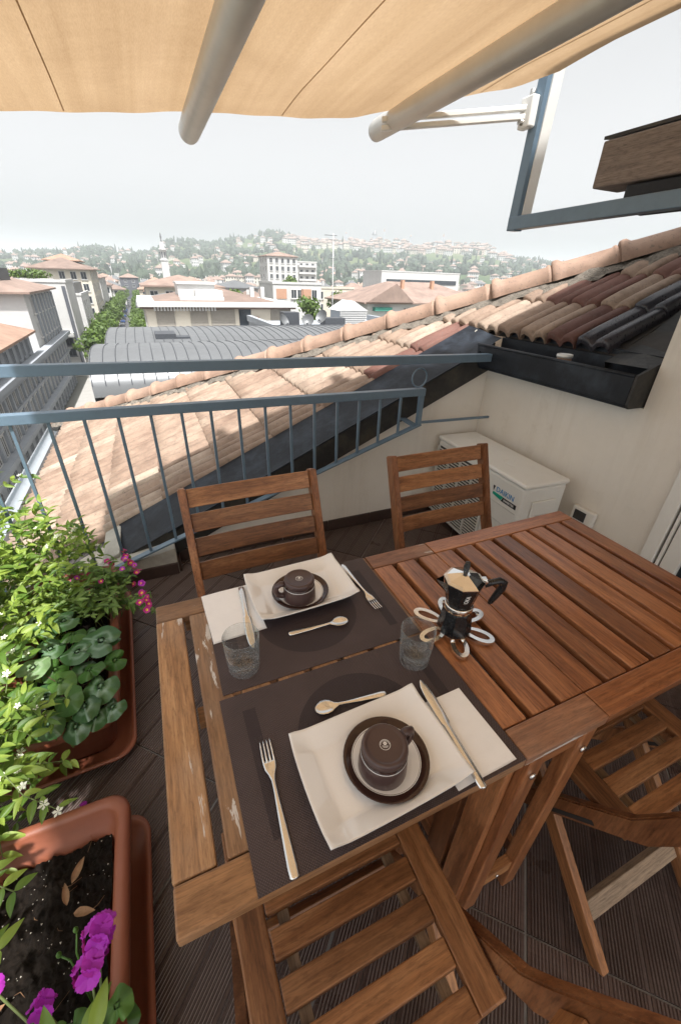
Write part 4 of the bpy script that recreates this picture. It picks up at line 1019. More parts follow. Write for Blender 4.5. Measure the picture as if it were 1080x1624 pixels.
LJ = [leaf_mesh('leaf', .052, .023, M['leaf']), leaf_mesh('leaf', .060, .022, M['leaf'], .15, .4), leaf_mesh('leaf', .044, .021, M['leaf'], .3, .1, .05)]
rj = random.Random(5)
jas = thing('jasmine_plant', 'bright green leafy jasmine spilling over the far planter beside the railing', 'plant', (-.55, 1.45, .16))
JB = Vector((-.55, 1.45, .16))
ELL = [((-.80, 1.80, .42), (.22, .22, .42), 1.5), ((-.60, 1.70, .34), (.20, .22, .22), 1.0), ((-.55, 1.70, .30), (.10, .14, .15), .4), ((-.69, 1.30, .36), (.15, .34, .22), 1.2), ((-.64, .95, .33), (.14, .20, .16), .8), ((-.60, .88, .32), (.10, .15, .11), .45), ((-.63, 1.45, .37), (.11, .18, .15), .5), ((-.62, .60, .34), (.09, .22, .12), .30)]
EYE = Vector((0, 0, 1.405))
shoots = []
tot = sum(e[2] for e in ELL)
def rp(e):
    while True:
        p = Vector((rj.uniform(-1, 1), rj.uniform(-1, 1), rj.uniform(-1, 1)))
        if .25 < p.length < 1: return Vector(e[0])+Vector((p.x*e[1][0], p.y*e[1][1], p.z*e[1][2])), p
LV = []
NS = 640
stem_mb = MB()
for k in range(NS):
    r_ = rj.uniform(0, tot); acc = 0
    for e in ELL:
        acc += e[2]
        if r_ <= acc: break
    q, u_ = rp(e)
    if q.z < .17: q.z = .17+rj.uniform(0, .08)
    if q.y > 1.9 and q.z < .3: continue
    d = (u_+Vector((rj.uniform(-.7, .7), rj.uniform(-.7, .7), rj.uniform(-.1, .8)))).normalized()
    L_ = rj.uniform(.05, .13); cur = Vector(rj.uniform(-.2, .2) for _ in range(3)); pts = []
    for i in range(5):
        t = i/4; pts.append(q+d*L_*t+cur*L_*t*t+Vector((0, 0, -.25*L_*t*t)))
    stem_mb.tube([p-JB for p in pts], [.0016, .0014, .0012, .0010, .0006], 4, cap=False)
    for i in range(1, 5):
        dr = (pts[i]-pts[i-1]).normalized(); sd = dr.cross(Vector((0, 0, 1)))
        if sd.length < .1: sd = Vector((1, 0, 0))
        sd.normalize()
        for sg in (-1, 1):
            ld = (sd*sg*rj.uniform(.6, 1)+dr*rj.uniform(.2, .9)+Vector((0, 0, rj.uniform(-.2, .5))))
            LV.append((pts[i], ld, Vector((rj.uniform(-.4, .4), rj.uniform(-.6, .2), 1)), rj.uniform(.5, 1.0), rj.uniform(-.5, .5)))
# a few long shoots that hang over the near planter and climb the railing
long_sh = [((-.52, .90, .36), (-.50, .80, .40), (-.44, .72, .37), (-.375, .675, .345)), ((-.60, .70, .34), (-.54, .62, .40), (-.47, .56, .40), (-.42, .53, .37)), ((-.62, .50, .30), (-.55, .47, .37), (-.48, .46, .38), (-.43, .45, .36)),
           ((-.78, 1.85, .7), (-.74, 1.86, .82), (-.68, 1.85, .86), (-.63, 1.84, .84)), ((-.55, 1.70, .42), (-.47, 1.74, .50), (-.42, 1.75, .50), (-.38, 1.74, .47)), ((-.54, 1.02, .34), (-.49, .98, .38), (-.45, .95, .37), (-.42, .93, .33)), ((-.54, .86, .33), (-.48, .84, .32), (-.43, .84, .29), (-.39, .85, .26))]
for sh in long_sh:
    P = [Vector(p) for p in sh]; pts = []
    for i in range(3):
        for t in (0, .33, .66): pts.append(P[i].lerp(P[i+1], t))
    pts.append(P[3]); stem_mb.tube([p-JB for p in pts], .0014, 5)
    for i in range(1, len(pts)):
        dr = (pts[i]-pts[i-1]).normalized(); sd = dr.cross(Vector((0, 0, 1))).normalized()
        for sg in (-1, 1):
            if rj.random() < .8: LV.append((pts[i], sd*sg+dr*.6+Vector((0, 0, rj.uniform(0, .4))), Vector((rj.uniform(-.3, .3), rj.uniform(-.3, .3), 1)), rj.uniform(.5, .95), 0))
LV.sort(key=lambda l: -(l[3]/max(.2, (l[0]-EYE).length)) - (1.2 if (-.62 < l[0].x and l[0].z > .30) else 0))
mbr = MB(); mbr.tones = []
for i, (p, d, u_, s_, ro) in enumerate(LV):
    me = LJ[i % 3]; m = leaf_mtx(p-JB, d, u_, s_, ro)
    if i < 290: link('leaf', me, jas, mtx=m)
    else: bake(mbr, me, m, rj.random())
tag(tone_obj(mbr, 'foliage', M['leaf'], jas), kind='stuff')
tag(stem_mb.obj('stems', M['stem'], jas, fix=False), kind='stuff')
# starry white blossoms
def star_mesh(r_, n, mat, w=.5):
    mb = MB()
    for k in range(n):
        a = 2*math.pi*k/n; d = Vector((math.cos(a), math.sin(a), .15)); s_ = Vector((-math.sin(a), math.cos(a), 0))
        mb.add([(0, 0, 0), d*r_*.6+s_*r_*w*.5, d*r_, d*r_*.6-s_*r_*w*.5], [(0, 1, 2, 3)], 0, True)
    return mb.mesh('blossom', mat, fix=False)
JF = star_mesh(.011, 5, M['whiteflower'], .6)
for k in range(70):
    p, d, u_, s_, ro = LV[rj.randrange(0, min(1500, len(LV)))]
    link('blossom', JF, jas, mtx=leaf_mtx(p-JB+Vector((0, 0, .012)), (rj.uniform(-1, 1), rj.uniform(-1, 1), .1), (rj.uniform(-.6, .6), rj.uniform(-.8, .2), 1), rj.uniform(.7, 1.2)))
fl_spot = [(-.372, .668, .345), (-.40, .69, .355), (-.47, .80, .30), (-.49, .86, .32), (-.45, .75, .36)]
for p in fl_spot: link('blossom', JF, jas, mtx=leaf_mtx(Vector(p)-JB, (rj.uniform(-1, 1), 1, .1), (0, -.5, 1), 1.15))

# cyclamen: heart-shaped leaves with a silver band
def heart_mesh(mat, Rr=.042, cupz=.10, wav=.05):
    mb = MB(); n = 28; vs = [(0, 0, 0)]
    rings = 5
    for j in range(1, rings+1):
        f = j/rings
        for k in range(n):
            t = 2*math.pi*k/n+math.pi/2
            notch = 1-.62*math.exp(-((math.sin((t+math.pi/2)/2))**2)/.018)
            tip = 1+.22*math.exp(-((math.sin((t-math.pi/2)/2))**2)/.03)
            rr = Rr*notch*tip*f
            x, y = rr*math.cos(t)*1.02, rr*math.sin(t)
            vs.append((x, y, -cupz*Rr*4*(f*f)*.5+wav*Rr*f*f*math.sin(5*t)+.06*abs(x)))
    fs = [(0, 1+k, 1+(k+1) % n) for k in range(n)]
    for j in range(rings-1): fs += [(1+j*n+k, 1+j*n+(k+1) % n, 1+(j+1)*n+(k+1) % n, 1+(j+1)*n+k) for k in range(n)]
    mb.add(vs, fs, 0, True); return mb.mesh('leaf', mat, fix=False)
HD = heart_mesh(M['leaf_dark']); HD2 = heart_mesh(M['leaf_dark'], .042, .22, .12); HP = heart_mesh(M['leaf_pale'], .042, .12, .06); HM = heart_mesh(M['leaf_mid'], .042, .2, .12)
CY = Vector((-.42, 1.14, .16))
cyc = thing('cyclamen_plant', 'cyclamen with heart shaped silver marked dark leaves at the near end of the planter', 'plant', tuple(CY))
CL = [(-.320, 1.205, .330, HD, 1.35, -60), (-.390, 1.19, .322, HD, 1.15, -80), (-.440, 1.335, .345, HD, 1.25, -120), (-.505, 1.155, .335, HP, 1.2, 40), (-.360, .985, .295, HD2, 1.1, 170), (-.530, 1.38, .335, HD, 1.1, -30), (-.320, 1.04, .300, HD2, 1.15, 200), (-.405, 1.01, .315, HM, 1.0, 150), (-.43, 1.09, .315, HM, .85, 120), (-.47, 1.06, .300, HD, .9, 80), (-.285, 1.14, .290, HM, .9, -100), (-.35, 1.10, .318, HM, .95, -20),
      (-.41, 1.27, .330, HM, .85, 30), (-.475, 1.24, .318, HD, .95, 60), (-.51, 1.05, .312, HP, .95, 100), (-.385, .945, .268, HD2, 1.05, 180), (-.45, .965, .290, HD2, 1.0, 140), (-.335, .965, .262, HD2, .95, 190), (-.545, 1.24, .325, HP, .8, 10), (-.455, 1.16, .300, HM, .8, -140), (-.37, 1.135, .285, HD, .9, 20), (-.30, 1.245, .295, HD, .9, -90), (-.36, 1.28, .300, HD, 1.0, -150), (-.295, .985, .255, HD2, .9, 210), (-.54, 1.12, .300, HM, .8, 50), (-.49, 1.31, .33, HP, .7, 15)]
for x, y, z, me, s_, a in CL:
    p = Vector((x, y, z)); d = Vector((math.sin(R(a)), math.cos(R(a)), rj.uniform(-.25, .05)))
    link('leaf', me, cyc, mtx=leaf_mtx(p-CY, d, (rj.uniform(-.5, .4), rj.uniform(-.7, .1), 1), s_*rj.uniform(.85, 1.15)))
    mb = MB(); b = Vector((CY.x+rj.uniform(-.05, .05), CY.y+rj.uniform(-.05, .05), .16)); mb.tube([b-CY, (b*.45+p*.55)+Vector((0, 0, .02))-CY, p-CY-Vector((0, 0, .001))], .0016, 5); mb.obj('leaf_stalk', M['stem_brown'], cyc, fix=False)

# trailing small-flowered bedding plant over the corner of the far planter
CB = Vector((-.32, 1.52, .17))
cal = thing('trailing_flower', 'trailing plant with small magenta flowers at the corner of the far planter', 'plant', tuple(CB))
LC = leaf_mesh('leaf', .026, .011, M['leaf_small']); LC2 = leaf_mesh('leaf', .048, .017, M['leaf'])
mbl = MB(); mbl.tones = []; mbs = MB()
def calf(mat):
    mb = MB(); n = 20; vs = [(0, 0, -.004)]
    for f, z in ((.4, .0), (1, .003)):
        for k in range(n):
            t = 2*math.pi*k/n; r_ = .0125*f*(1+.09*math.cos(5*t)); vs.append((r_*math.cos(t), r_*math.sin(t), z))
    mb.add(vs, [(0, 1+k, 1+(k+1) % n) for k in range(n)], 1, True); mb.add(vs, [(1+k, 1+(k+1) % n, 1+n+(k+1) % n, 1+n+k) for k in range(n)], 0, True)
    return mb.mesh('flower', [mat, M['yellow']], fix=False)
CFP, CFV = calf(M['pink']), calf(M['violet'])
for k in range(46):
    tgt = Vector((rj.uniform(-.50, -.16), rj.uniform(1.34, 1.68), 0)); over = max(0, tgt.x+.30)
    tgt.z = .34-over*.5+rj.uniform(-.06, .05)
    if over > .1: tgt.y = rj.uniform(1.33, 1.55)
    b = CB+Vector((rj.uniform(-.08, .04), rj.uniform(-.10, .1), 0)); mid = (b+tgt)/2+Vector((0, 0, .08))
    pts = [b.lerp(mid, t).lerp(mid.lerp(tgt, t), t) for t in [i/8 for i in range(9)]]
    mbs.tube([p-CB for p in pts], [.0016]*5+[.0012]*4, 4, cap=False)
    for i in range(3, 9):
        for q in range(3):
            a = rj.uniform(0, 6.3); d = Vector((math.cos(a), math.sin(a), rj.uniform(-.1, .5)))
            bake(mbl, LC if rj.random() < .75 else LC2, leaf_mtx(pts[i]-CB, d, (rj.uniform(-.3, .3), rj.uniform(-.4, .2), 1), rj.uniform(.7, 1.2)), rj.random())
tag(tone_obj(mbl, 'foliage', M['leaf_small'], cal), kind='stuff'); tag(mbs.obj('stems', M['stem'], cal, fix=False), kind='stuff')
FS = [(-.174, 1.329, .355), (-.180, 1.345, .35), (-.168, 1.318, .345), (-.188, 1.431, .36), (-.21, 1.547, .37), (-.205, 1.51, .36), (-.246, 1.631, .37), (-.252, 1.60, .375), (-.245, 1.648, .39), (-.238, 1.615, .36), (-.188, 1.372, .36), (-.192, 1.395, .35), (-.176, 1.385, .345), (-.406, 1.602, .34), (-.385, 1.60, .335), (-.43, 1.60, .33), (-.333, 1.509, .355), (-.30, 1.62, .35), (-.32, 1.655, .345), (-.215, 1.58, .35), (-.37, 1.46, .35), (-.22, 1.46, .345), (-.20, 1.355, .33), (-.26, 1.57, .35), (-.178, 1.31, .325), (-.46, 1.60, .325), (-.36, 1.63, .335)]
for i, p in enumerate(FS):
    for q in range(2 if i < 12 else 1):
        o_ = Vector((rj.uniform(-.01, .01), rj.uniform(-.012, .012), rj.uniform(-.012, .008)))*q
        link('flower', CFV if i % 4 == 3 else CFP, cal, mtx=leaf_mtx(Vector(p)+o_-CB, (rj.uniform(-1, 1), rj.uniform(-1, 1), .3), (rj.uniform(-.2, .7), rj.uniform(-.9, -.2), .8), rj.uniform(.75, 1.05)))

# geranium with violet heads in the near planter
GB = Vector((-.33, .30, .14))
ger = thing('geranium', 'geranium with bright violet flower heads in the near planter', 'plant', tuple(GB))
def petal5(mat, r_=.016):
    mb = MB()
    for k in range(5):
        a = 2*math.pi*k/5
        def f(u, v):
            w = (u-.5)*1.35*r_*math.sin(math.pi*(.05+.72*v))**.6; rr = r_*(v+.10*(1-(2*u-1)**2)*v)
            return (math.cos(a)*rr-math.sin(a)*w, math.sin(a)*rr+math.cos(a)*w, .004*v-.10*abs(u-.5)**2*r_*4*v+.0016*math.sin(u*16+k)*v)
        mb.sheet(f, 6, 6)
    return mb.mesh('blossom', mat, fix=False)
G5 = petal5(M['violet'], .0168)
def head(c, n, r_):
    c = Vector(c)
    for k in range(n):
        z = 1-1.25*(k+.5)/n; t = k*2.399; d = Vector((math.sqrt(max(0, 1-z*z))*math.cos(t), math.sqrt(max(0, 1-z*z))*math.sin(t), z))
        p = c+d*r_*rj.uniform(.85, 1.1)
        link('blossom', G5, ger, mtx=leaf_mtx(p-GB, d.cross(Vector((.3, .5, .8))), d+Vector((-.1, -.35, .35)), rj.uniform(.8, 1.1)))
    mb = MB(); b = Vector((GB.x+rj.uniform(-.02, .02), GB.y-.04, .14)); mb.tube([b-GB, (b+c)/2-GB+Vector((.01, 0, 0)), c-GB-Vector((0, 0, r_*.4))], .0022, 6); mb.obj('flower_stalk', M['stem'], ger, fix=False)
head((-.258, .385, .415), 6, .020); head((-.272, .350, .402), 5, .017); head((-.380, .378, .270), 4, .011); head((-.47, .44, .26), 2, .006)
for p, q in (((-.305, .395, .36), (-.30, .415, .385)), ((-.315, .39, .355), (-.33, .40, .362))):
    mb = MB(); mb.tube([Vector((-.312, .36, .2))-GB, Vector(p)-GB, Vector(q)-GB], [.0018, .0018, .0016], 5); mb.lathe([(0, 0), (.004, .003), (.0045, .008), (.002, .014), (0, .015)], 8, tuple(Vector(q)-GB)); mb.obj('bud', M['leaf_mid'], ger, fix=False)
GL_ = heart_mesh(M['leaf_mid'], .034, .18, .16)
for k in range(26):
    p = Vector((-.33+rj.uniform(-.09, .07), .25+rj.uniform(-.12, .09), .20+rj.uniform(0, .10))); a = rj.uniform(0, 6.3)
    link('leaf', GL_, ger, mtx=leaf_mtx(p-GB, (math.cos(a), math.sin(a), -.1), (rj.uniform(-.3, .3), rj.uniform(-.4, .2), 1), rj.uniform(.6, 1.0)))
for x, y, z, a in ((-.355, .315, .33, 150), (-.33, .305, .34, 110), (-.295, .31, .33, 40), (-.37, .295, .33, 170), (-.275, .30, .34, 70)):
    link('leaf', LJ[0], ger, mtx=leaf_mtx(Vector((x, y-.015, z))-GB, (math.cos(R(a)), math.sin(R(a)), .5), (0, -.4, 1), 1.2))
# dry leaves lying in the near soil and one loose violet petal
for k, (x, y, a, s_) in enumerate(((-.385, .60, 60, .9), (-.375, .54, -20, .95), (-.39, .56, 100, .8), (-.53, .42, 20, 1.1))):
    o = link('dry_leaf', leaf_mesh('dry_leaf', .055, .020, M['dead_leaf'], .4, -.15, .1), None, mtx=leaf_mtx((x, y, .165), (math.cos(R(a)), math.sin(R(a)), .1), (.2, -.2, 1), s_))
    tag(o, ('curled brown dry leaf on the soil, closest to the far rim of the near planter', 'brown dry leaf on the soil beside the geranium bud', 'brown dry leaf crossing the others in the middle of the bare soil', 'pale dry leaf at the left edge of the bare soil')[k], 'dry leaf', 'dry leaves on the soil')
for i, (x, y, z, lb) in enumerate(((-.09, .47, .004, 'violet fallen petal on the floor below the table gap'), (-.42, .865, .02, 'violet fallen petal between the two planters'))):
    mb = MB(); mb.sheet(lambda u, v: ((u-.5)*.016*math.sin(math.pi*(v*.8+.15)), (v-.5)*.02, .002+.004*abs(u-.5)), 4, 4)
    o = mb.obj('fallen_petal', M['violet'], None, (x, y, z), (0, 0, .6+i), fix=False); tag(o, lb, 'petal')
# ================================================================== CITY
GZ = -18.0
C_ = {}
C_['ground'] = plain('town_ground', (.20, .20, .17, 1), .95, var=.3, scale=.02, bump=0, rnd=False)
C_['asphalt'] = plain('asphalt', (.09, .09, .095, 1), .9, var=.2, scale=.3, bump=0, rnd=False)
C_['pave'] = plain('pavement', (.32, .31, .29, 1), .9, var=.15, scale=.5, bump=0, rnd=False)
def wallm(n, c): return plain(n, c, .85, var=.10, scale=.35, bump=0, spec=.2)
C_['white'] = wallm('white_render', (.50, .495, .485, 1)); C_['cream'] = wallm('cream_render', (.52, .48, .41, 1)); C_['grey'] = wallm('grey_stone', (.30, .32, .345, 1))
C_['pinkish'] = wallm('pink_render', (.50, .40, .34, 1)); C_['dark'] = wallm('dark_cladding', (.10, .105, .12, 1)); C_['sand'] = wallm('sand_render', (.45, .40, .33, 1))
C_['shutter'] = plain('grey_brown_shutter', (.27, .25, .22, 1), .8, var=.1, scale=3, bump=0)
C_['green'] = plain('green_awning', (.04, .22, .17, 1), .7, bump=0); C_['brick'] = plain('terracotta_panel', (.42, .24, .16, 1), .8, var=.1, scale=2, bump=0)
C_['glass'] = plain('window_glass', (.035, .042, .05, 1), .15, var=.3, scale=2, bump=0)
def roofm(n, c):
    s = NT(n); v = s.coord(); w = s.new('ShaderNodeTexWave'); w.inputs['Scale'].default_value = 3.5; w.inputs['Distortion'].default_value = .6; s.lk(v, w.inputs[0])
    n1 = s.noise(v, .5, 5); cc = s.ramp(n1, [(.3, val(c, .75)), (.7, val(c, 1.2))]); cc = s.mix(.35, cc, s.ramp(w.outputs['Fac'], [(.1, (.55, .5, .5, 1)), (.5, (1, 1, 1, 1))]), 'MULTIPLY')
    s.set(color=cc, rough=.85); return s.mat
C_['roof'] = roofm('town_roof_tiles', (.25, .18, .148, 1)); C_['roof2'] = roofm('brown_roof_tiles', (.20, .145, .12, 1)); C_['roof3'] = roofm('orange_roof_tiles', (.31, .20, .145, 1))
C_['zinc'] = plain('grey_sheet_metal', (.15, .155, .16, 1), .45, metal=.3, var=.12, scale=.6, bump=0, rnd=False); C_['zinc_dark'] = plain('dark_sheet_metal', (.07, .075, .085, 1), .5, metal=.3, bump=0)

# hills: one ground sheet, flat under the town, rising to the hilltop town
SIL = [(-60, .6), (-30, .8), (-11.8, 1.11), (-8.6, 1.45), (-6.4, 1.6), (-3.4, 2.2), (-.5, 1.85), (1.7, 1.9), (4.2, 3.2), (6.2, 3.2), (8.2, 3.05), (11, 3.65), (13.2, 3.95), (15.4, 4.55), (17.1, 4.2), (18.9, 3.75), (21.9, 3.6), (24.8, 3.75), (27.8, 3.85), (30.7, 3.7), (33.6, 3.55), (36.5, 3.65), (39.2, 3.7), (41.1, 3.1), (42.9, 2.55), (46.2, 2.2), (48.8, 2.0), (52, 1.6), (59.4, .8), (80, .5), (120, .3)]
def sil(az):
    for (a, e), (b, f) in zip(SIL, SIL[1:]):
        if a <= az <= b: return e+(f-e)*(az-a)/(b-a)
    return .3
def tz(x, y):
    r_ = math.hypot(x, y); az_ = math.degrees(math.atan2(x, y)); t = max(0, min(1, (r_-560)/1450)); t = t**1.35
    if r_ > 2010: t = max(0, 1-((r_-2010)/1500)**2)
    top = 2000*math.tan(R(sil(az_)))
    n_ = noise.noise(Vector((x*.004, y*.004, 2)))*14*t*(1-t)*4+noise.noise(Vector((x*.012, y*.012, 7)))*4*t
    return GZ+(top-GZ)*t+n_
mb = MB(); azs = list(range(-180, -60, 12))+[-60+2*k for k in range(91)]+list(range(132, 181, 12)); rs = [0, 40, 100, 200, 350, 500]+[600+60*k for k in range(30)]+[2500, 2800, 3200, 3800, 5000, 7500]
vs = [(r_*math.sin(R(a)), r_*math.cos(R(a)), tz(r_*math.sin(R(a)), r_*math.cos(R(a)))-(.0 if r_ else 0)) for r_ in rs for a in azs]; n = len(azs)
mb.add(vs, [(i*n+k, i*n+k+1, (i+1)*n+k+1, (i+1)*n+k) for i in range(len(rs)-1) for k in range(n-1)], 0, True)
s = NT('hill_ground'); v = s.coord((.004, .004, .004), False); n1 = s.noise(v, 1, 6)
geo = s.new('ShaderNodeNewGeometry'); sp = s.new('ShaderNodeSeparateXYZ'); s.lk(geo.outputs['Position'], sp.inputs[0])
hillc = s.ramp(n1, [(.35, (.045, .075, .035, 1)), (.55, (.085, .11, .05, 1)), (.7, (.16, .16, .09, 1))])
s.set(color=s.mix(s.ramp(sp.outputs[2], [(0, (0, 0, 0, 1)), (.1, (1, 1, 1, 1))]), (.20, .20, .18, 1), hillc), rough=.95, spec=.1)
grd = mb.obj('ground', s.mat, fix=False); tag(grd, kind='structure')
mb = MB(); mb.add([(-12.8, -60, GZ+.14), (-9.6, -60, GZ+.14), (-9.6, 700, GZ+.14), (-12.8, 700, GZ+.14), (-9.6, -60, GZ), (-9.6, 700, GZ)], [(0, 1, 2, 3), (1, 4, 5, 2)]); mb.add([(-2.6, -60, GZ+.14), (-1, -60, GZ+.14), (-1, 700, GZ+.14), (-2.6, 700, GZ+.14), (-2.6, -60, GZ), (-2.6, 700, GZ)], [(0, 1, 2, 3), (0, 3, 5, 4)])
tag(mb.obj('pavement', C_['pave'], fix=False), kind='structure')
mb = MB(); mb.add([(-9.6, -60, GZ+.01), (-2.6, -60, GZ+.01), (-2.6, 700, GZ+.01), (-9.6, 700, GZ+.01)], [(0, 1, 2, 3)]); rd = mb.obj('road', C_['asphalt'], fix=False); tag(rd, kind='structure')
mb = MB()
for k in range(60): mb.box(-6.16, -6.04, 20+k*9, 24+k*9, GZ+.012, GZ+.016)
mk = mb.obj('lane_marks', C_['white'], rd); tag(mk, kind='stuff')

_wm = {}
def win_mesh(w, h, fmat, gmat, sill=True):
    k = (round(w, 2), round(h, 2), fmat.name, gmat.name, sill)
    if k in _wm: return _wm[k]
    mb = MB(); f = min(.12, w*.12); d = .10      # faces -y, sits on wall plane y=0
    mb.box(-w/2, w/2, -.02, .0, -h/2, h/2, 1)
    for a, b, c_, e in ((-w/2-f, -w/2, -h/2-f, h/2+f), (w/2, w/2+f, -h/2-f, h/2+f), (-w/2, w/2, h/2, h/2+f), (-w/2, w/2, -h/2-f, -h/2), (-f*.3, f*.3, -h/2, h/2)): mb.box(a, b, -d, -.001, c_, e, 0)
    if sill: mb.box(-w/2-f*2, w/2+f*2, -d*2.4, -.001, -h/2-f*2.2, -h/2-f, 0)
    me = mb.mesh('window', [fmat, gmat]); _wm[k] = me; return me
def windows(parent, face, x0, x1, y0, y1, xs, zs, w, h, fmat=None, gmat=None, off=(0, 0, 0), sill=True):
    """xs: fractions along the face; zs: absolute heights"""
    me = win_mesh(w, h, fmat or C_['white'], gmat or C_['glass'], sill)
    for z in zs:
        for f in xs:
            if face == '-y': p, r_ = (x0+(x1-x0)*f, y0, z), 0
            elif face == '+x': p, r_ = (x1, y0+(y1-y0)*f, z), R(90)
            else: p, r_ = (x0, y0+(y1-y0)*f, z), R(-90)
            link('window', me, parent, (p[0]-off[0], p[1]-off[1], p[2]-off[2]), (0, 0, r_))
def hip(mb, x0, x1, y0, y1, z, h, ov=.8, m=0):
    a, b, c_, d = x0-ov, x1+ov, y0-ov, y1+ov; w, l = b-a, d-c_
    if w > l: r0, r1 = (a+l/2, (c_+d)/2, z+h), (b-l/2, (c_+d)/2, z+h)
    else: r0, r1 = ((a+b)/2, c_+w/2, z+h), ((a+b)/2, d-w/2, z+h)
    v_ = [(a, c_, z), (b, c_, z), (b, d, z), (a, d, z), r0, r1]
    if w > l: fs = [(0, 1, 5, 4), (1, 2, 5), (2, 3, 4, 5), (3, 0, 4)]
    else: fs = [(0, 1, 4), (1, 2, 5, 4), (2, 3, 5), (3, 0, 4, 5)]
    mb.add(v_, fs, m); mb.add([(p[0], p[1], p[2]-.25) for p in v_[:4]]+v_[:4], [(3, 2, 1, 0), (0, 1, 5, 4), (1, 2, 6, 5), (2, 3, 7, 6), (3, 0, 4, 7)], m)
def building(name, label, x0, x1, y0, y1, z1, wall, roof_=None, rh=2.5, z0=GZ, ov=.8, cat='building', parapet=True):
    o = ((x0+x1)/2, (y0+y1)/2, z0); t = thing(name, label, cat, o); t['o'] = 0; del t['o']
    mb = MB(); mb.box(x0-o[0], x1-o[0], y0-o[1], y1-o[1], -1.5, z1-z0)
    if not roof_ and parapet: mb.box(x0-o[0]-.15, x1-o[0]+.15, y0-o[1]-.15, y0-o[1]+.25, z1-z0, z1-z0+.5); mb.box(x1-o[0]-.25, x1-o[0]+.15, y0-o[1]+.25, y1-o[1], z1-z0, z1-z0+.5); mb.box(x0-o[0]-.15, x0-o[0]+.25, y0-o[1]+.25, y1-o[1], z1-z0, z1-z0+.5)
    mb.obj('wall', wall, t)
    if roof_:
        mb = MB(); hip(mb, x0-o[0], x1-o[0], y0-o[1], y1-o[1], z1-z0, rh, ov); mb.obj('roof', roof_, t, fix=False)
    return t, o

# --- vaulted sheet-metal roof on the next house
t, o = building('vaulted_building', 'neighbouring building with grey vaulted sheet metal roof beyond the railing', -1.9, 14, 16.2, 29, -2.6, C_['sand'], cat='building', parapet=False)
V1 = [(15.95, -2.3), (15.95, -1.95), (16.05, -1.72), (16.3, -1.50), (16.7, -1.30), (17.2, -1.14), (17.9, -1.04), (18.6, -1.03), (19.5, -1.09), (20.6, -1.20)]
V2 = [(20.65, -1.75), (20.75, -1.55), (21.1, -1.40), (21.8, -1.26), (22.8, -1.15), (24, -1.09), (25.2, -1.09), (26.6, -1.16), (28, -1.28), (29.4, -1.5)]
for V, xa in ((V1, -1.98), (V2, -1.75)):
    mb = MB(); m_ = len(V); vs = [(xa-o[0], y-o[1], z-o[2]) for y, z in V]+[(14.1-o[0], y-o[1], z-o[2]) for y, z in V]
    mb.add(vs, [(k, k+1, m_+k+1, m_+k) for k in range(m_-1)], 0, True); mb.add([(xa-o[0], y-o[1], z-o[2]) for y, z in V]+[(xa-o[0], V[-1][0]-o[1], -3-o[2]), (xa-o[0], V[0][0]-o[1], -3-o[2])], [tuple(range(m_+2))])
    vt = mb.obj('metal_vault', C_['zinc'], t, fix=False)
    mb = MB(); x = xa+.03
    while x < 14: mb.tube([(x-o[0], y-o[1], z-o[2]+.012) for y, z in V[1:]], .014, 4, smooth=False); x += .40
    tag(mb.obj('standing_seams', C_['zinc_dark'], vt, fix=False), kind='stuff')
mb = MB(); mb.box(.35-o[0], 1.25-o[0], 22.0-o[1], 23.4-o[1], -1.7-o[2], -1.02-o[2]); mb.obj('roof_hatch', C_['zinc_dark'], t); mb = MB(); mb.box(1.26-o[0], 1.85-o[0], 22.0-o[1], 23.2-o[1], -1.7-o[2], -1.16-o[2]); mb.obj('roof_hatch', C_['zinc_dark'], t)

# --- low house with brown roof and shutters behind the vault
t, o = building('shuttered_house', 'low cream house with brown hipped roof and big grey shutters', .3, 14, 45, 58, -1.15, C_['cream'], C_['roof2'], 1.5, ov=.45)
mb = MB(); mb.box(-.3-o[0], 14.5-o[0], 44.2-o[1], 58.6-o[1], -1.22-o[2], -.86-o[2]); mb.obj('eaves_slab', C_['white'], t)
mb = MB(); mb.box(0-o[0], 14.2-o[0], 43.6-o[1], 45-o[1], -3.9-o[2], -3.05-o[2]); mb.obj('balcony_front', C_['white'], t)
for (a, b, mt) in ((1.1, 2.7, 'shutter'), (4.1, 5.7, 'shutter'), (6.0, 8.3, 'shutter'), (11.9, 14, 'shutter')):
    mb = MB(); mb.box(a-o[0], b-o[0], 44.93-o[1], 44.99-o[1], -3.0-o[2], -1.3-o[2])
    for k in range(12): mb.box(a-o[0], b-o[0], 44.90-o[1], 44.93-o[1], -2.98+k*.14-o[2], -2.98+k*.14+.10-o[2])
    mb.obj('roller_shutter', C_[mt], t)
mb = MB(); mb.box(8.7-o[0], 9.9-o[0], 44.94-o[1], 44.99-o[1], -3-o[2], -1.3-o[2]); mb.obj('window', C_['glass'], t)
mb = MB(); mb.box(10.2-o[0], 10.7-o[0], 44.92-o[1], 44.99-o[1], -3-o[2], -2.1-o[2]); mb.obj('door', C_['brick'], t)
mb = MB()
for k in range(20): mb.box(1.0+k*.28-o[0], 1.14+k*.28-o[0], 44.4-o[1], 44.5-o[1], -1.55-o[2], -1.25-o[2])
mb.obj('striped_blind', C_['white'], t)
mb = MB(); mb.box(3.5-o[0], 7.0-o[0], 47.5-o[1], 51-o[1], -.9-o[2], .72-o[2]); mb.box(5.0-o[0], 7.6-o[0], 46.6-o[1], 50.5-o[1], -.9-o[2], .10-o[2]); mb.box(3.4-o[0], 7.1-o[0], 47.3-o[1], 51-o[1], .60-o[2], .78-o[2]); mb.box(3.5-o[0], 7.65-o[0], 46.4-o[1], 47-o[1], -.85-o[2], -.45-o[2]); mb.obj('penthouse', C_['white'], t)
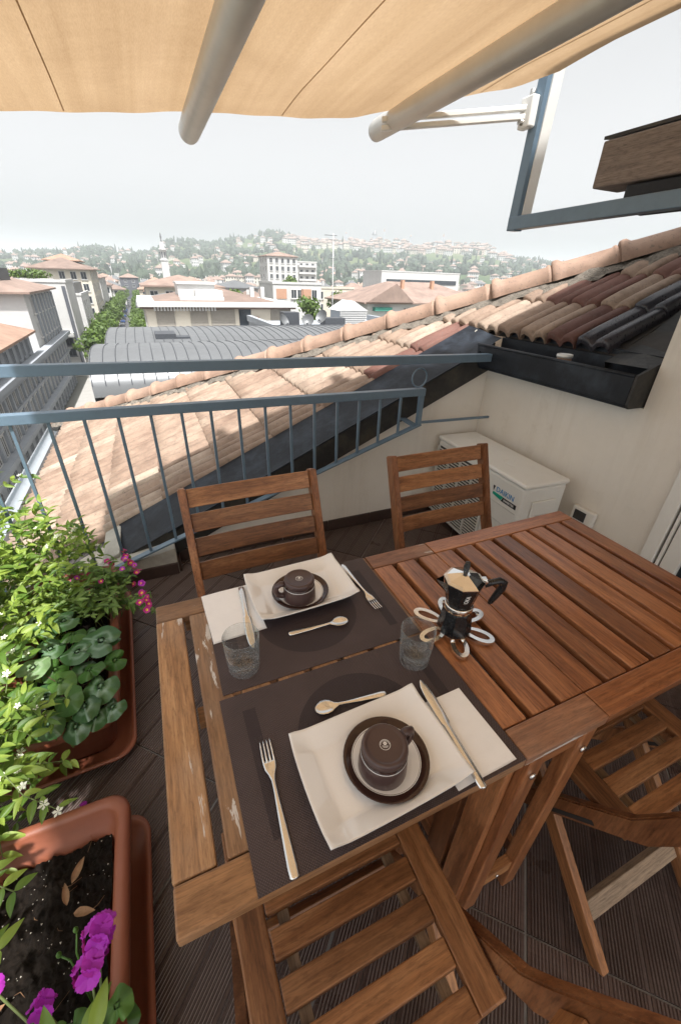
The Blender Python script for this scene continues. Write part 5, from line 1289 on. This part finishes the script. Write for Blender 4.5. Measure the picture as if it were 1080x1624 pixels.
for xx, yy in ((10.8, 48), (12.4, 50)):
    mb = MB(); mb.box(xx-.2-o[0], xx+.2-o[0], yy-.2-o[1], yy+.2-o[1], -.9-o[2], .45-o[2]); mb.obj('chimney', C_['white'], t)

# --- plant roof with turret, dishes
t, o = building('flat_roof_block', 'grey flat roofed block with rooftop equipment behind the hip tiles', 9.2, 22, 31.5, 43, -2.3, C_['grey'], parapet=True)
mb = MB(); mb.box(15.3-o[0], 17.6-o[0], 35-o[1], 37.3-o[1], -2.3-o[2], -.9-o[2]); tw_ = mb.obj('turret', C_['grey'], t)
mb = MB()
for k in range(9): mb.box(15.2-o[0], 17.7-o[0], 34.88-o[1], 35.0-o[1], -2.15+k*.14-o[2], -2.08+k*.14-o[2])
mb.obj('louvres', C_['white'], tw_)
mb = MB(); mb.prism([(15.1-o[0], -.9-o[2]), (17.8-o[0], -.9-o[2]), (16.45-o[0], -.15-o[2])], 34.85-o[1], 37.4-o[1], 'y'); mb.obj('gabled_cap', C_['white'], tw_)
mb = MB(); mb.box(9.6-o[0], 10.8-o[0], 32.5-o[1], 33.6-o[1], -2.3-o[2], -.85-o[2]); mb.obj('air_handler', C_['zinc_dark'], t)
mb = MB(); mb.box(12.9-o[0], 14.6-o[0], 32.5-o[1], 33.6-o[1], -2.3-o[2], -1.25-o[2]); mb.obj('air_handler', C_['zinc_dark'], t)
def dish(label, x, y, z, r_, az_, big):
    d = thing('satellite_dish', label, 'satellite dish', (x, y, z), R(az_), 'satellite dishes')
    mb = MB(); mb.lathe([(0, 0), (r_*.4, .03*r_*4), (r_*.75, .10*r_*3), (r_, .22*r_*2.2)], 20); mb.obj('reflector', C_['zinc'], d, (0, 0, .9), (R(62), 0, 0))
    mb = MB(); mb.tube([(0, .1, 0), (0, .1, .95)], .04, 6); mb.obj('mast', C_['zinc_dark'], d)
    mb = MB(); mb.tube([(0, -.1, .65), (0, -r_*1.0, .75)], .02, 5); mb.lathe([(0, 0), (.06, 0), (.06, .12), (0, .12)], 8, (0, -r_*1.0, .72)); mb.obj('feed_arm', C_['zinc_dark'], d)
dish('grey satellite dish left of the dark rooftop box', 9.3, 31.9, -2.3, .45, 40, 1); dish('round grey satellite dish right of the dark rooftop box', 11.3, 31.9, -2.3, .45, -30, 1); dish('pale upward tilted satellite dish near the turret', 12.6, 32.2, -2.1, .5, -60, 1)
# --- others
t, o = building('hipped_house', 'pale house with broad tiled hipped roof behind the ridge tiles', 38, 66, 75, 92, -2.1, C_['white'], C_['roof'], 3.4, ov=1.2)
windows(t, '-y', 38, 66, 75, 92, [.30, .42, .58, .74, .88], [-3.8, -7], 1.1, 1.4, off=o)
mb = MB(); mb.box(39.2-o[0], 42.8-o[0], 74-o[1], 75-o[1], -3.5-o[2], -2.9-o[2]); mb.obj('green_blind', C_['green'], t)
mb = MB(); mb.prism([(37.2-o[0], -2.05-o[2]), (47-o[0], -2.05-o[2]), (43-o[0], 1.0-o[2])], 73.4-o[1], 80-o[1], 'y'); mb.obj('front_gable', C_['roof'], t)
for xx in (48, 55):
    mb = MB(); mb.box(xx-o[0], xx+.6-o[0], 80-o[1], 80.7-o[1], -.9-o[2], 1.6-o[2]); mb.obj('chimney', C_['brick'], t)
t, o = building('terrace_house', 'white flat roofed house with terracotta panels and roof garden', 30, 42.5, 110, 124, 0, C_['white'])
for a in (30.8, 37.2):
    mb = MB(); mb.box(a-o[0], a+2.6-o[0], 109.9-o[1], 109.99-o[1], -3.2-o[2], -1.0-o[2]); mb.obj('terracotta_panel', C_['brick'], t)
windows(t, '-y', 30, 42.5, 110, 124, [.42, .55, .85], [-2.1], 1.2, 1.8, off=o)
t, o = building('apartment_block', 'tall white apartment block with hipped roof standing above the town', 60.5, 76, 230, 246, 10.6, C_['white'], C_['roof'], 2.2, ov=.6)
windows(t, '-y', 60.5, 76, 230, 246, [.12, .31, .5, .69, .88], [8.6, 5.2, 1.8, -1.6, -5], 1.3, 1.9, off=o)
windows(t, '-x', 60.5, 76, 230, 246, [.2, .5, .8], [8.6, 5.2, 1.8, -1.6], 1.3, 1.9, off=o)
t, o = building('balcony_block', 'white block with rows of balconies beside the tall apartment block', 76.6, 87, 232, 246, 8.4, C_['white'])
for z in (6.2, 3.2, .2, -2.8):
    mb = MB(); mb.box(77-o[0], 86.6-o[0], 230.6-o[1], 232-o[1], z-o[2], z+.9-o[2]); mb.obj('balcony', C_['white'], t)
windows(t, '-y', 76.6, 87, 232, 246, [.2, .5, .8], [7.2, 4.4, 1.4, -1.6], 1.4, 1.5, off=o)
t, o = building('long_hall', 'long white flat hall with a dark window band below the hilltop town', 118, 168, 218, 240, 5.6, C_['white'])
mb = MB(); mb.box(121-o[0], 166-o[0], 217.7-o[1], 217.95-o[1], .2-o[2], 2.2-o[2]); mb.obj('window_band', C_['glass'], t)
t, o = building('garden_block', 'cream block with planted terraces behind the antenna mast', 44, 62, 132, 146, -1.2, C_['cream'])
windows(t, '-y', 44, 62, 132, 146, [.15, .38, .62, .85], [-3, -6.4], 1.5, 1.9, off=o)
t, o = building('blue_roof_hall', 'low hall with pale blue metal roof in the middle of the town', 24, 36, 150, 166, -1.8, C_['white'], C_['zinc'], 2.0)
mast = thing('antenna_mast', 'thin tall television antenna mast rising over the rooftops', 'antenna', (24.9, 60, -3))
mb = MB(); mb.tube([(0, 0, -4), (0, 0, 9.6)], [.09, .06], 6); mb.obj('pole', C_['white'], mast)
for z, w in ((9.4, 1.2), (8.9, .5), (6.8, .4)):
    mb = MB(); mb.tube([(-w, 0, z), (w*.4, 0, z)], .035, 5)
    for k in range(7): mb.tube([(-w+k*w*.2, -.35, z), (-w+k*w*.2, .35, z)], .018, 4)
    mb.obj('aerial', C_['zinc'], mast)
bt = thing('bell_tower', 'slender pale bell tower with statue rising over the old town at left', 'tower', (29.6, 520, GZ))
mb = MB(); mb.box(-3.4, 3.4, -3.4, 3.4, 0, 31); mb.box(-4.0, 4.0, -4.0, 4.0, 31, 32); mb.obj('shaft', C_['white'], bt)
mb = MB(); mb.lathe([(3.3, 32), (3.3, 40), (3.8, 40.2), (3.8, 41), (2.2, 42), (2.0, 45.5), (1.2, 47)], 8); lt = mb.obj('belfry', C_['white'], bt)
for a in range(8):
    mb = MB(); mb.box(-.55, .55, -.1, .1, 33.5, 38.5); mb.obj('bell_opening', C_['glass'], lt, (3.10*math.cos(R(45*a+22.5)), 3.10*math.sin(R(45*a+22.5)), 0), (0, 0, R(45*a+112.5)))
mb = MB(); mb.lathe([(.9, 47), (.9, 48), (.5, 49), (.9, 51), (.6, 53.5), (.3, 54.5), (0, 55)], 8); mb.obj('statue', C_['zinc'], bt)

# --- left side of the street
t, o = building('grey_palazzo', 'ornate grey stone palazzo with cornices and pilasters on the left of the street', -30, -14.4, 30, 98, -9, C_['grey'], parapet=False)
mb = MB(); mb.box(-30-o[0], -14.6-o[0], 30-o[1], 71-o[1], 9-.0, -5.7-o[2]); mb.obj('wing_wall', C_['grey'], t)
mb = MB(); hip(mb, -30-o[0], -14.6-o[0], 30-o[1], 70.6-o[1], -5.7-o[2], 3.4, .9); mb.obj('wing_roof', C_['roof3'], t, fix=False)
mb = MB(); mb.box(-34-o[0], -14.7-o[0], 76-o[1], 97.5-o[1], 9-.01, -1.3-o[2]); mb.obj('tower_wall', C_['white'], t)
mb = MB(); hip(mb, -34-o[0], -14.7-o[0], 76-o[1], 97.5-o[1], -1.3-o[2], 3.0, 1.0); mb.obj('tower_roof', C_['roof'], t, fix=False)
for k in range(3):
    mb = MB(); mb.box(-24+k*2.2-o[0], -22.4+k*2.2-o[0], 78-o[1], 88-o[1], -.9-o[2], 1.3+.1*k-o[2]); mb.obj('roof_cabin', C_['zinc_dark'] if k else C_['zinc'], t)
mb = MB(); mb.box(-34-o[0], -24.2-o[0], 80-o[1], 92-o[1], -.9-o[2], 1.1-o[2]); mb.obj('roof_cabin', C_['zinc'], t)
for z, d_, h_ in ((-9.0, 1.1, .55), (-9.7, .6, .5), (-14.9, .9, .5), (-15.5, .5, .45), (-12.0, .35, .3)):
    mb = MB(); mb.box(-14.45-o[0], -14.4+d_-o[0], 29-o[1], 98.2-o[1], z-o[2], z+h_-o[2]); mb.obj('cornice', C_['grey'], t)
y = 31.5; k = 0
PIL = MB(); PIL.box(-.02, .28, -.28, .28, -14.35, -9.75+.04); PIL = PIL.mesh('pilaster', C_['grey'])
BRK = MB(); BRK.prism([(0, 0), (.75, 0), (.75, -.2), (.2, -.8), (0, -.9)], -.16, .16, 'y'); BRK = BRK.mesh('bracket', C_['grey'])
while y < 97:
    link('pilaster', PIL, t, (-14.4-o[0], y-o[1], -o[2]))
    for dy in (-.9, 0, .9): link('bracket', BRK, t, (-14.39-o[0], y+dy-o[1], -9.02-o[2]))
    y += 2.75
me = win_mesh(.95, 1.9, C_['white'], C_['glass']); me2 = win_mesh(.95, 1.6, C_['grey'], C_['glass'])
y = 32.9
while y < 97:
    link('window', me, t, (-14.39-o[0], y-o[1], -11.0-o[2]), (0, 0, R(90))); link('window', me, t, (-14.39-o[0], y-o[1], -13.4-o[2]), (0, 0, R(90)))
    link('window', me2, t, (-14.39-o[0], y-o[1], -16.7-o[2]), (0, 0, R(90)))
    if y < 69: link('window', me2, t, (-14.59-o[0], y-o[1], -7.3-o[2]), (0, 0, R(90)))
    elif y > 77:
        link('window', me, t, (-14.69-o[0], y-o[1], -3.2-o[2]), (0, 0, R(90))); link('window', me, t, (-14.69-o[0], y-o[1], -6.4-o[2]), (0, 0, R(90)))
        mb = MB(); mb.box(0, .3, -.3, .3, -8.4, -1.9); mb.obj('pilaster', C_['grey'], t, (-14.72-o[0], y+1.375-o[1], -o[2]))
    y += 2.75
t, o = building('striped_white_block', 'white block with a dark vertical glazing strip left of the street', -27, -12.7, 104, 116, -.6, C_['white'])
mb = MB(); mb.box(-13.5-o[0], -12.9-o[0], 103.8-o[1], 103.98-o[1], 1.5, -1.2-o[2]); mb.obj('glazing_strip', C_['dark'], t)
windows(t, '-y', -27, -12.7, 104, 116, [.74], [-2.6, -4.6, -6.6, -8.6], 1.5, 1.5, C_['dark'], off=o)
windows(t, '-y', -27, -12.7, 104, 116, [.86], [-11.2, -13.2], 1.3, 1.2, C_['dark'], off=o)
mb = MB(); mb.box(-15.4-o[0], -13.4-o[0], 102.6-o[1], 103.9-o[1], -10.2-o[2], -9.4-o[2]); mb.obj('balcony', C_['white'], t)
t, o = building('plain_white_block', 'plain white block with a grey roof storey beside the street trees', -24, -12.6, 124, 143, -3.6, C_['white'])
mb = MB(); mb.box(-23-o[0], -13.6-o[0], 125-o[1], 142-o[1], -3.6-o[2], -1.0-o[2]); mb.obj('roof_storey', C_['zinc'], t)
windows(t, '-y', -24, -12.6, 124, 143, [.80], [-5.6, -8.6, -12.2], 1.0, 1.3, off=o); windows(t, '+x', -24, -12.6, 124, 143, [.2, .5, .8], [-5.6, -9, -12.4], 1.2, 1.6, off=o)
t, o = building('brown_roof_block', 'cream block with a broad brown hipped roof further along the street', -28, -12.8, 165, 196, 2.0, C_['cream'], C_['roof2'], 3.0, ov=1.4)
windows(t, '-y', -28, -12.8, 165, 196, [.5, .7, .88], [.2, -3, -6.4, -9.8], 1.4, 1.9, off=o); windows(t, '+x', -28, -12.8, 165, 196, [.12, .3, .5, .7, .88], [.2, -3, -6.4, -9.8], 1.4, 1.9, off=o)
mb = MB(); hip(mb, -25-o[0], -16-o[0], 172-o[1], 190-o[1], 4.3-o[2], 1.8, .6); mb.obj('lantern_roof', C_['roof3'], t, fix=False)
t, o = building('white_corner_block', 'white block behind the brown roofed one on the left of the street', -26, -12.9, 202, 240, -.5, C_['white'], C_['roof'], 2.4)
windows(t, '+x', -26, -12.9, 202, 240, [.1, .3, .5, .7, .9], [-2.6, -6, -9.4], 1.4, 1.9, off=o)
t, o = building('dark_end_building', 'dark building closing the tree lined street', -12.4, 1.6, 425, 440, -2.0, C_['dark'], C_['roof'], 3)
windows(t, '-y', -12.4, 1.6, 425, 440, [.3, .7], [-4.5, -8], 2, 1.6, off=o)
t, o = building('cream_street_house', 'cream house with tiled roof on the right of the street', 1.2, 14, 88, 104, -.4, C_['cream'], C_['roof'], 1.7)
windows(t, '-y', 1.2, 14, 88, 104, [.1, .3, .5, .7], [-2.1, -5], 1.2, 1.6, off=o); windows(t, '-x', 1.2, 14, 88, 104, [.2, .5, .8], [-2.1, -5, -8], 1.2, 1.6, off=o)
t, o = building('skylight_house', 'house with pale sheet roof and skylight beside the brown roof', 0.2, 7, 62, 78, -2.1, C_['white'], C_['zinc'], 1.0)
hg = thing('roof_hedge', 'bright green clipped hedge on the roof of the striped white block', 'hedge', (-18.5, 104.6, -.6))
def leafball(n, rx, ry, rz_, s_, rnd_, shell=.5):
    mb = MB(); mb.tones = []
    for k in range(n):
        while True:
            p = Vector((rnd_.uniform(-1, 1), rnd_.uniform(-1, 1), rnd_.uniform(-1, 1)))
            if shell < p.length < 1: break
        q = Vector((p.x*rx, p.y*ry, p.z*rz_)); nn = (p+Vector((rnd_.uniform(-.8, .8), rnd_.uniform(-.8, .8), rnd_.uniform(-.4, .9)))).normalized(); a = nn.orthogonal().normalized(); b = nn.cross(a); ss = s_*rnd_.uniform(.6, 1.3)
        mb.add([q+a*ss, q+b*ss*.7, q-a*ss, q-b*ss*.7], [(0, 1, 2, 3)]); mb.tones += [rnd_.random()]*4
    return mb
rt_ = random.Random(21)
M['tree_leaf'] = leaf_mat('tree_foliage', (.055, .10, .018, 1), (.13, .20, .038, 1), .25, .6)
mb = leafball(900, 4.0, .9, 1.0, .22, rt_, .3); o_ = tone_obj(mb, 'foliage', M['tree_leaf'], hg); o_.location = (0, 0, 1.2); tag(o_, kind='stuff')
mb = MB(); mb.box(-4, 4, -.6, .6, 0, .6); mb.obj('trough', C_['white'], hg)

# --- street trees
def crown(seed):
    r_ = random.Random(seed); mb = MB(); mb.tones = []
    for k in range(9):
        c_ = Vector((r_.uniform(-1.7, 1.7), r_.uniform(-1.7, 1.7), r_.uniform(-1.5, 1.7)))
        b = leafball(85, r_.uniform(1.2, 1.9), r_.uniform(1.2, 1.9), r_.uniform(1.0, 1.5), .34, r_, .35); off = len(mb.v)
        mb.v += [tuple(Vector(v)+c_) for v in b.v]; mb.f += [[off+i for i in f] for f in b.f]; mb.m += b.m; mb.sm += b.sm; mb.tones += [min(1, max(0, t_*.8+.1*c_.z)) for t_ in b.tones]
    me = mb.mesh('crown', M['tree_leaf'], fix=False); at = me.attributes.new('tone', 'FLOAT', 'POINT'); at.data.foreach_set('value', mb.tones); return me
CRS = [crown(31+i) for i in range(4)]
TK = MB(); TK.tube([(0, 0, -.3), (.05, 0, 2), (0, .08, 4.5)], [.22, .17, .12], 7); TK.tube([(0, .05, 3.6), (.7, .3, 5.2)], [.09, .05], 5); TK.tube([(0, .05, 3.4), (-.6, -.4, 5.0)], [.09, .05], 5); TK = TK.mesh('trunk', M['stem_brown'])
def tree(label, x, y, z, s_, grp, i):
    t = thing('street_tree', label, 'tree', (x, y, z), rt_.uniform(0, 6), grp); t.scale = (s_,)*3
    link('trunk', TK, t); link('crown', CRS[i % 4], t, (0, 0, 6.3))
ORDW = ['first', 'second', 'third', 'fourth', 'fifth', 'sixth', 'seventh', 'eighth', 'ninth', 'tenth', 'eleventh', 'twelfth', 'thirteenth', 'fourteenth', 'fifteenth', 'sixteenth', 'seventeenth', 'eighteenth', 'nineteenth', 'twentieth']
def ORD(n_): return ORDW[n_] if n_ < 20 else 'twenty-'+ORDW[n_-20] if n_ < 29 else 'thirtieth or later'
y = 100; i = 0
while y < 400: tree(ORD(i)+' street tree from the near end of the left row', -9.9+rt_.uniform(-.4, .4), y, GZ+.14, rt_.uniform(.95, 1.15), 'street trees, left row', i); y += 7.5+y*.012; i += 1
y = 120; j = 0
while y < 400: tree(ORD(j)+' street tree from the near end of the right row', -1.7+rt_.uniform(-.3, .3), y, GZ+.14, rt_.uniform(.85, 1.0), 'street trees, right row', i); y += 8+y*.012; i += 1; j += 1
for x, y, z, s_, lb in ((47, 150, -10, 1.2, 'round bright green tree below the tall apartment block'), (54, 175, -9, 1.3, 'broad green tree left of the antenna mast'), (40, 92, -9.5, 1.0, 'dark green tree beside the antenna mast'), (31, 86, -11, 1.1, 'green tree rising behind the rooftop turret'), (66, 120, -10, 1.2, 'green tree above the hipped roof'), (24, 126, -11, 1.1, 'green tree left of the terrace house')):
    tree(lb, x, y, z, s_, 'trees among the roofs', i); i += 1

# --- cars on the street
def car_meshes():
    b = MB(); b.prism([(-2.1, .25), (2.1, .25), (2.15, .7), (1.9, .88), (1.1, .95), (-1.5, .98), (-2.1, .85)], -.85, .85, 'x')
    c_ = MB(); c_.add([(-.75, -1.5, .96), (.75, -1.5, .96), (.75, 1.2, .94), (-.75, 1.2, .94), (-.6, -1.0, 1.45), (.6, -1.0, 1.45), (.6, .4, 1.45), (-.6, .4, 1.45)], [(0, 1, 5, 4), (1, 2, 6, 5), (2, 3, 7, 6), (3, 0, 4, 7), (4, 5, 6, 7)])
    w = MB(); w.lathe([(0, -.1), (.31, -.1), (.31, .1), (0, .1)], 12)
    return b, c_, w.mesh('wheel', M['rubber'])
cb, cc_, cwm = car_meshes()
CARC = [('white', (.7, .7, .7, 1)), ('silver', (.38, .39, .40, 1)), ('dark', (.03, .032, .04, 1)), ('grey', (.13, .14, .15, 1)), ('blue', (.03, .07, .2, 1))]
cms = [(n_, cb.mesh('body', plain(n_+'_car_paint', c_, .25, var=.03, bump=0))) for n_, c_ in CARC]; ccm = cc_.mesh('cabin', C_['glass'])
for k in range(34):
    y = 150+k*7.2; side = k % 2; nm, me = cms[rt_.randrange(5)]
    t = thing('parked_car', '%s car, %s from the near end of those parked on the %s of the street' % (nm, ORD(k//2), 'left' if not side else 'right'), 'car', (-8.6 if not side else -3.6, y, GZ+.012), 0, 'cars parked along the street')
    link('body', me, t); link('cabin', ccm, t)
    for a in (-1, 1):
        for b in (-1.35, 1.3): link('wheel', cwm, t, (a*.76, b, .31), (0, R(90), 0))

# --- roofscape between the named buildings and the hill
def house_mesh(wc, rc, nx, nz, seed):
    """unit-size far house 10 x 8 x 9 m with hipped roof, joined windows"""
    r_ = random.Random(seed); mb = MB(); mb.box(-5, 5, -4, 4, -6, 8, 0); hip(mb, -5, 5, -4, 4, 8, r_.uniform(1.6, 2.4), .6, 1)
    for i in range(nx):
        for k in range(nz):
            x = -5+10*(i+.5)/nx; z = 6.6-k*2.9
            mb.box(x-.5, x+.5, -4.06, -3.98, z-.8, z+.7, 2)
    for i in range(max(2, nx-1)):
        for k in range(nz):
            y = -4+8*(i+.5)/max(2, nx-1); z = 6.6-k*2.9
            for sx in (-1, 1): mb.box(sx*5-.06, sx*5+.06, y-.5, y+.5, z-.8, z+.7, 2)
    for q in range(r_.randint(1, 3)):
        x, y = r_.uniform(-3, 3), r_.uniform(-2, 2); mb.box(x-.3, x+.3, y-.3, y+.3, 8, 10.6, 0)
    return mb.mesh('town_house', [wc, rc, C_['glass']])
HMS = [house_mesh(C_[w], C_[r_], nx, nz, 50+i) for i, (w, r_, nx, nz) in enumerate((('white', 'roof', 4, 3), ('cream', 'roof2', 3, 3), ('pinkish', 'roof', 4, 3), ('sand', 'roof3', 3, 3), ('white', 'roof2', 5, 4), ('cream', 'roof', 4, 4), ('white', 'zinc', 4, 3)))]
rh_ = random.Random(77)
named = [(-3, 15, 12, 60), (-35, 0, -10, 245), (8, 24, 30, 45), (36, 68, 72, 95), (0, 15, 60, 106), (29, 44, 108, 126), (58, 90, 226, 250), (115, 170, 214, 244), (42, 64, 130, 148), (23, 37, 148, 168), (22, 34, 500, 540)]
placed = []; cnt = 0
for k in range(6000):
    if cnt >= 285: break
    r_ = 95*(8.0**(rh_.random()**.85)); a = rh_.uniform(-16, 58); x, y = r_*math.sin(R(a)), r_*math.cos(R(a))
    if -15.5 < x < 1.5: continue
    s_ = rh_.uniform(.9, 1.7); rad = 6.5*s_
    if any(n_[0]-rad < x < n_[1]+rad and n_[2]-rad < y < n_[3]+rad for n_ in named): continue
    if any((x-p[0])**2+(y-p[1])**2 < (rad+p[2])**2*.50 for p in placed): continue
    placed.append((x, y, rad)); cnt += 1
    zs = rh_.uniform(.75, 1.25)*(1.0 if r_ > 250 else .95)
    top = (8*zs*s_ if False else 0)
    sz = rh_.uniform(1.0, 1.75)
    if 8*sz-18+2.5 > -1.0+r_*.012: sz = max(.8, (-1.0+r_*.012+15.5)/8)
    o = link('town_house', HMS[rh_.randrange(7)], None, (x, y, tz(x, y)), (0, 0, R(rh_.choice((0, 90, 0, 90, 12, -20)))), scale=(s_, s_, sz))
    vi = HMS.index(o.data); col_ = ('white', 'cream', 'pinkish', 'sand coloured', 'tall white', 'tall cream', 'white')[vi]; rf_ = ('tiled', 'brown tiled', 'tiled', 'orange tiled', 'brown tiled', 'tiled', 'grey metal')[vi]
    sec = 'left of the street' if x < 0 else 'below the bell tower' if a < 6 else 'right of the bell tower' if a < 14 else 'near the apartment block' if a < 21 else 'right of the antenna mast' if a < 33 else 'above the ridge tiles at right'
    tag(o, '%s house with %s roof %s, %s' % (col_, rf_, sec, 'nearby' if r_ < 160 else 'halfway' if r_ < 330 else 'far off'), 'house', 'town houses between the street and the hill')
# --- houses on the hill: villas among trees and the dense hilltop town
hcount = 0; FARH = MB()
for k in range(14000):
    if hcount >= 500: break
    if hcount < 170 or hcount >= 420: a = rh_.uniform(17.0, 43); r_ = rh_.uniform(1640, 2030)
    else: a = rh_.uniform(-12, 56); r_ = rh_.uniform(800, 1950)
    x, y = r_*math.sin(R(a)), r_*math.cos(R(a)); s_ = rh_.uniform(1.3, 3.0) if hcount < 170 or hcount >= 420 else rh_.uniform(1.0, 1.9); rad = 6*s_
    if 170 <= hcount < 420 and 17 < a < 43 and r_ > 1300 and rh_.random() < .6: continue
    if any((x-p[0])**2+(y-p[1])**2 < (rad+p[2])**2*.42 for p in placed): continue
    placed.append((x, y, rad))
    if hcount >= 300:
        src = HMS[rh_.choice((0, 1, 2, 4, 5))]; sz_ = rh_.uniform(1.2, 2.2); mm = Matrix.Translation((x, y, tz(x, y)-1)) @ Matrix.Rotation(-R(a)+rh_.uniform(-.4, .4), 4, 'Z') @ Matrix.Diagonal((s_, s_, sz_, 1)); b_ = len(FARH.v)
        FARH.v += [tuple(mm @ v.co) for v in src.vertices]
        for p_ in src.polygons: FARH.f.append([b_+i_ for i_ in p_.vertices]); FARH.m.append(p_.material_index); FARH.sm.append(False)
        hcount += 1; continue
    o = link('hill_house', HMS[rh_.choice((0, 1, 2, 4, 5))], None, (x, y, tz(x, y)-1), (0, 0, -R(a)+rh_.uniform(-.4, .4)), scale=(s_, s_, rh_.uniform(.9, 1.5) if hcount >= 170 else rh_.uniform(1.5, 2.4)))
    if hcount < 170: tag(o, 'pale old house in the hilltop town '+('at its left end' if a < 22 else 'left of the domed tower' if a < 26.5 else 'around the domed tower' if a < 30 else 'right of the domed tower' if a < 36 else 'at its right end')+(', low on the slope' if r_ < 1790 else ', on the ridge' if r_ > 1920 else ', halfway up'), 'house', 'houses of the hilltop town')
    else: tag(o, 'pale villa among trees '+('on the hill left of the bell tower' if a < 3 else 'on the hill right of the bell tower' if a < 11 else 'below the highest hill' if a < 19 else 'below the hilltop town' if a < 40 else 'at the right foot of the hill')+(', low down' if r_ < 1150 else ', high up' if r_ > 1550 else ', halfway up'), 'house', 'villas on the hillside')
    hcount += 1
tag(FARH.obj('more_hill_houses', [C_['white'], C_['roof'], C_['glass']], fix=False), 'mass of tiny pale houses covering the hill', 'houses', kind='stuff')
def far_tower(label, az_, r_, w, h, cap):
    x, y = r_*math.sin(R(az_)), r_*math.cos(R(az_)); t = thing('hill_tower', label, 'tower', (x, y, tz(x, y)), -R(az_))
    mb = MB(); mb.box(-w/2, w/2, -w/2, w/2, -5, h); mb.obj('shaft', C_['grey'], t)
    mb = MB()
    if cap == 'dome': mb.lathe([(w*.62, h), (w*.6, h+w*.2), (w*.45, h+w*.6), (w*.15, h+w*.85), (w*.1, h+w*1.3), (0, h+w*1.4)], 12)
    else: mb.lathe([(w*.75, h), (0, h+w*(.6 if cap == 'roof' else 1.6))], 4, ph=math.pi/4, smooth=False)
    mb.obj('cap', C_['zinc'] if cap == 'dome' else C_['roof'], t)
far_tower('tall square tower at the left end of the hilltop town', 24.0, 1990, 9, 36, 'roof'); far_tower('domed church tower in the middle of the hilltop town', 27.3, 1980, 16, 30, 'dome'); far_tower('slender bell tower beside the dome on the hill', 28.4, 1990, 8, 40, 'spire'); far_tower('square tower right of the dome on the hilltop', 31.5, 1990, 9, 34, 'roof'); far_tower('thin tower at the right end of the hilltop town', 35.2, 2000, 8, 33, 'spire')
# --- woods on the hill
M['wood_leaf'] = leaf_mat('far_wood', (.024, .042, .026, 1), (.046, .070, .040, 1), .1, .8)
ico = bmesh.new(); bmesh.ops.create_icosphere(ico, subdivisions=1, radius=1); IV = [v.co.copy() for v in ico.verts]; IF = [[v.index for v in f.verts] for f in ico.faces]; ico.free()
mb = MB(); mb.tones = []
for k in range(6200):
    a = rh_.uniform(-16, 62); r_ = rh_.uniform(700, 2080)**1.0; x, y = r_*math.sin(R(a)), r_*math.cos(R(a))
    if noise.noise(Vector((x*.006, y*.006, 4)))+.30*noise.noise(Vector((x*.02, y*.02, 1))) < -.12 and r_ < 1950: continue
    if 17.5 < a < 43 and r_ > 1560 and rh_.random() < (.93 if not 37.5 < a < 41 else .6): continue
    w = rh_.uniform(4.5, 9.5); h = w*rh_.uniform(.9, 1.5)
    if rh_.random() < .14: w *= .35; h *= 1.5
    z = tz(x, y); b = len(mb.v); ph_ = rh_.uniform(0, 9); tn = rh_.random()
    for v in IV:
        n_ = 1+.45*noise.noise(v*1.6+Vector((ph_, k, 0))); mb.v.append((x+v.x*w*n_, y+v.y*w*n_, z+h*.55+v.z*h*n_)); mb.tones.append(tn)
    for f in IF: mb.f.append([b+i for i in f]); mb.m.append(0); mb.sm.append(False)
wd = tone_obj(mb, 'hillside_woods', M['wood_leaf'], None); tag(wd, 'hazy dark green woods covering the hillside', 'woods', kind='stuff')
mb = MB(); mb.tones = []
for k in range(700):
    r_ = 80*(8**rh_.random()); a = rh_.uniform(-14, 58); x, y = r_*math.sin(R(a)), r_*math.cos(R(a))
    if -15 < x < 1.5 or any(n_[0]-4 < x < n_[1]+4 and n_[2]-12 < y < n_[3]+4 for n_ in named): continue
    if any((x-p[0])**2+(y-p[1])**2 < (p[2])**2*.6 for p in placed[:cnt]): continue
    w = rh_.uniform(2.2, 4.2); z = tz(x, y); b = leafball(36, w, w, w*1.1, w*.42, rh_, .3); off = len(mb.v)
    mb.v += [(v[0]+x, v[1]+y, v[2]+z+6+rh_.uniform(-.5, .5)) for v in b.v]; mb.f += [[off+i for i in f] for f in b.f]; mb.m += b.m; mb.sm += b.sm; mb.tones += b.tones
tg = tone_obj(mb, 'town_greenery', M['tree_leaf'], None); tag(tg, 'green garden trees scattered between the town roofs', 'trees', kind='stuff')
# --- summer haze over the town
hz = NT('haze'); hz.n.remove(hz.b); pv = hz.new('ShaderNodeVolumePrincipled'); pv.inputs['Color'].default_value = (.90, .945, 1, 1); pv.inputs['Density'].default_value = .00028; pv.inputs['Anisotropy'].default_value = .2
hz.lk(pv.outputs[0], hz.out.inputs['Volume'])
mb = MB(); mb.box(-7600, 7600, -7600, 7600, GZ-8, 240); tag(mb.obj('haze', hz.mat), kind='stuff')
